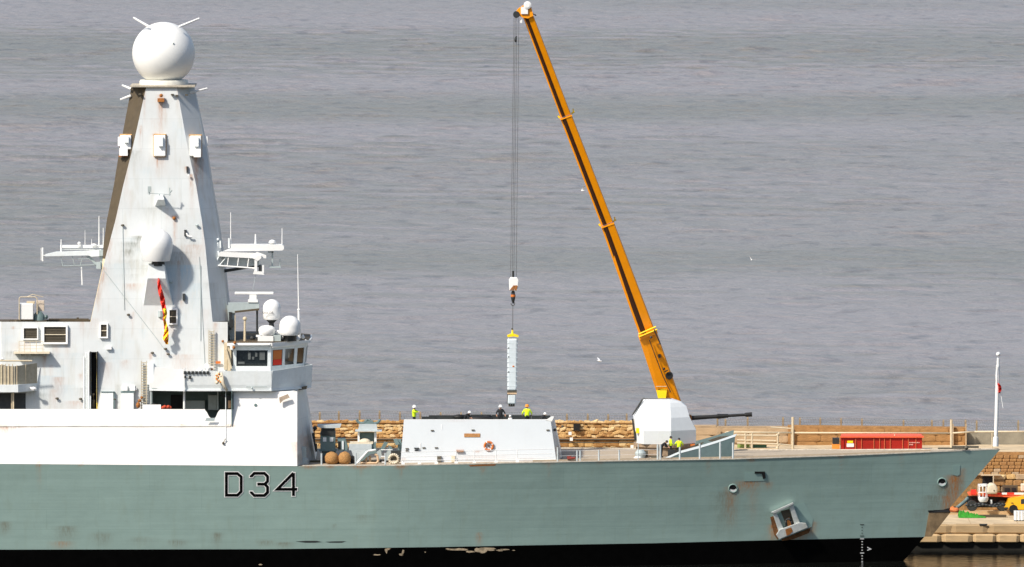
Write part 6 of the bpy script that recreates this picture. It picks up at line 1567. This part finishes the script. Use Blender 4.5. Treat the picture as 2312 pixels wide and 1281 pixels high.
    def local(q_, nm, m_, sm='all'):
        ORG['__'] = Vector((0,0,0)); k = q_.build(nm, m_, None, smooth=sm); k.parent = r; return k
    hv = hd_+Vector((0,-.01,.03*s))
    # face: nose, eyes, mouth, ears
    f = MB(); f.ball(hd_+Vector((0,-.112*s,-.01)), .02*s, 6, (.8,1.2,1.4)); f.ball(hd_+Vector((-.095*s,0,0)), .025*s, 6, (.5,1,1.3)).ball(hd_+Vector((.095*s,0,0)), .025*s, 6, (.5,1,1.3)); local(f, 'nose_and_ears', M_skin)
    f = MB()
    for sg in (-1, 1): f.ball(hd_+Vector((sg*.033*s,-.097*s,.018*s)), .013*s, 6)
    f.ball(hd_+Vector((0,-.098*s,-.052*s)), .02*s, 6, (1.3,.5,.35)); local(f, 'eyes_and_mouth', M_dark)
    if hat is not None:
        f = MB(); f.lathe(hv, [(.19*s,.01),(.185*s,.03),(.155*s,.035),(.15*s,.11*s),(.115*s,.175*s),(.06*s,.205*s),(.01,.21*s)], 16); local(f, 'helmet', hat)
    else:
        f = MB(); f.ball(hv+Vector((0,.015,.03)), .115*s, 12, (1,1.05,.9)); local(f, 'hair', M_dark)
    if back_patch:
        f = MB(); f.box(-.12, .12, .10, .19, .98, 1.12); local(f, 'dark_pack', M_black, False)
    r.rotation_euler = (0,0,face)
    return r
def pl_at(px, Y, z): p_ = P(px, 900, Y); return (p_.x, Y, z)
ZD = lambda x: zdeck(x)
def stand(px, pyhead, Y, h=1.76):   # feet height from where the helmet top shows
    return (P(px, pyhead, Y).x, Y, P(px, pyhead, Y).z-(h+.08))
person((P(935,915,6.5).x, 6.5, ZSD), R(70), M_hiv, M_navy, 'person in hi-vis yellow jacket and white helmet at the aft end of the white silo', hands='up', h=1.95)
person((P(1130,915,8.2).x, 8.2, ZSD), R(10), M_navy, M_navy, 'person in black with bare forearms and white helmet left of the hanging canister', hands='wide', h=1.86)
p_ = person((P(1190,915,7.0).x, 7.0, ZSD), R(180), M_hiv, M_navy, 'person in yellow hi-vis jacket and orange hood with back turned right of the canister', hat=M_orj, back_patch=True, hands='wide', h=1.98)
person((P(1152,931,5.2).x, 5.2, ZSD-.02), R(190), M_hat, M_hat, 'person in white overalls and white helmet directly below the canister', h=1.22)
person((P(1221,929,6.6).x, 6.6, ZSD), R(120), M_navy, M_navy, 'person in dark overalls and white helmet at the forward end of the silo', h=1.52, pose='bend')
person((P(1050,935,8.0).x, 8.0, ZSD), R(60), M_navy, M_navy, 'crouched person in dark clothes and white helmet before the black screens', pose='bend', h=1.60)
dz = zdeck(P(1500,1035,7).x)+.2
person((P(1493,1035,7.0).x, 7.0, P(1493,1034,7).z), R(75), M_navy, M_navy, 'person in black bending forward below the gun turret', hat=None, pose='bend', h=1.8)
person((P(1514,1030,7.2).x, 7.2, P(1514,1031,7.2).z), R(100), M_hiv, M_navy, 'middle person of the three below the turret, yellow vest seen side on', hat=None, h=1.78)
person((P(1533,1030,7.4).x, 7.4, P(1533,1033,7.4).z), R(180), M_hiv, M_navy, 'right hand person of the three below the turret, yellow vest and back turned', hat=None, h=1.70, hands='wide')

# ------------------------------------------------------------------ gulls
def gull(px, py, Y, s, yaw, bank, flap, label):
    r = root('seagull', P(px, py, Y), label, 'seagull', 'seagulls flying over the sea')
    q = MB(); q.ball((0,0,0), .16, 12, (1,2.3,.9)); q.ball((0,-.38,.05), .08, 10); q.add([(-.07,.3,.02),(.07,.3,.02),(.14,.6,.0),(-.14,.6,.0),(0,.45,.04)], [(0,1,2,4),(0,4,3)])
    b = q.build('body', M_gull, None, smooth='all'); b.parent = r
    b.data.transform(Matrix.Scale(s, 4))
    for sg in (-1, 1):
        q = MB(); f = flap
        q.add([(sg*.08,-.16,.03),(sg*.08,.14,.03),(sg*.5,.16,.03+f*.28),(sg*.5,-.2,.05+f*.28),(sg*1.05,.14,.03+f*.45),(sg*.98,.0,.05+f*.45)], [(0,1,2,3),(3,2,4,5)])
        wg = q.build('wing', M_gull, None, fix=False); wg.parent = r; wg.data.transform(Matrix.Scale(s, 4)); m_ = wg.modifiers.new('t', 'SOLIDIFY'); m_.thickness = .02*s
    r.rotation_euler = (R(12), bank, yaw); return r
gull(1316, 431, 40, .52, R(100), R(20), 1.3, 'white seagull with raised wings just left of the crane boom')
gull(1697, 587, 60, .36, R(200), R(-25), 1.2, 'tiny white seagull alone over the open sea right of the boom')
gull(1353, 815, 45, .50, R(110), R(-15), .5, 'white gliding seagull low over the water between silo and boom')
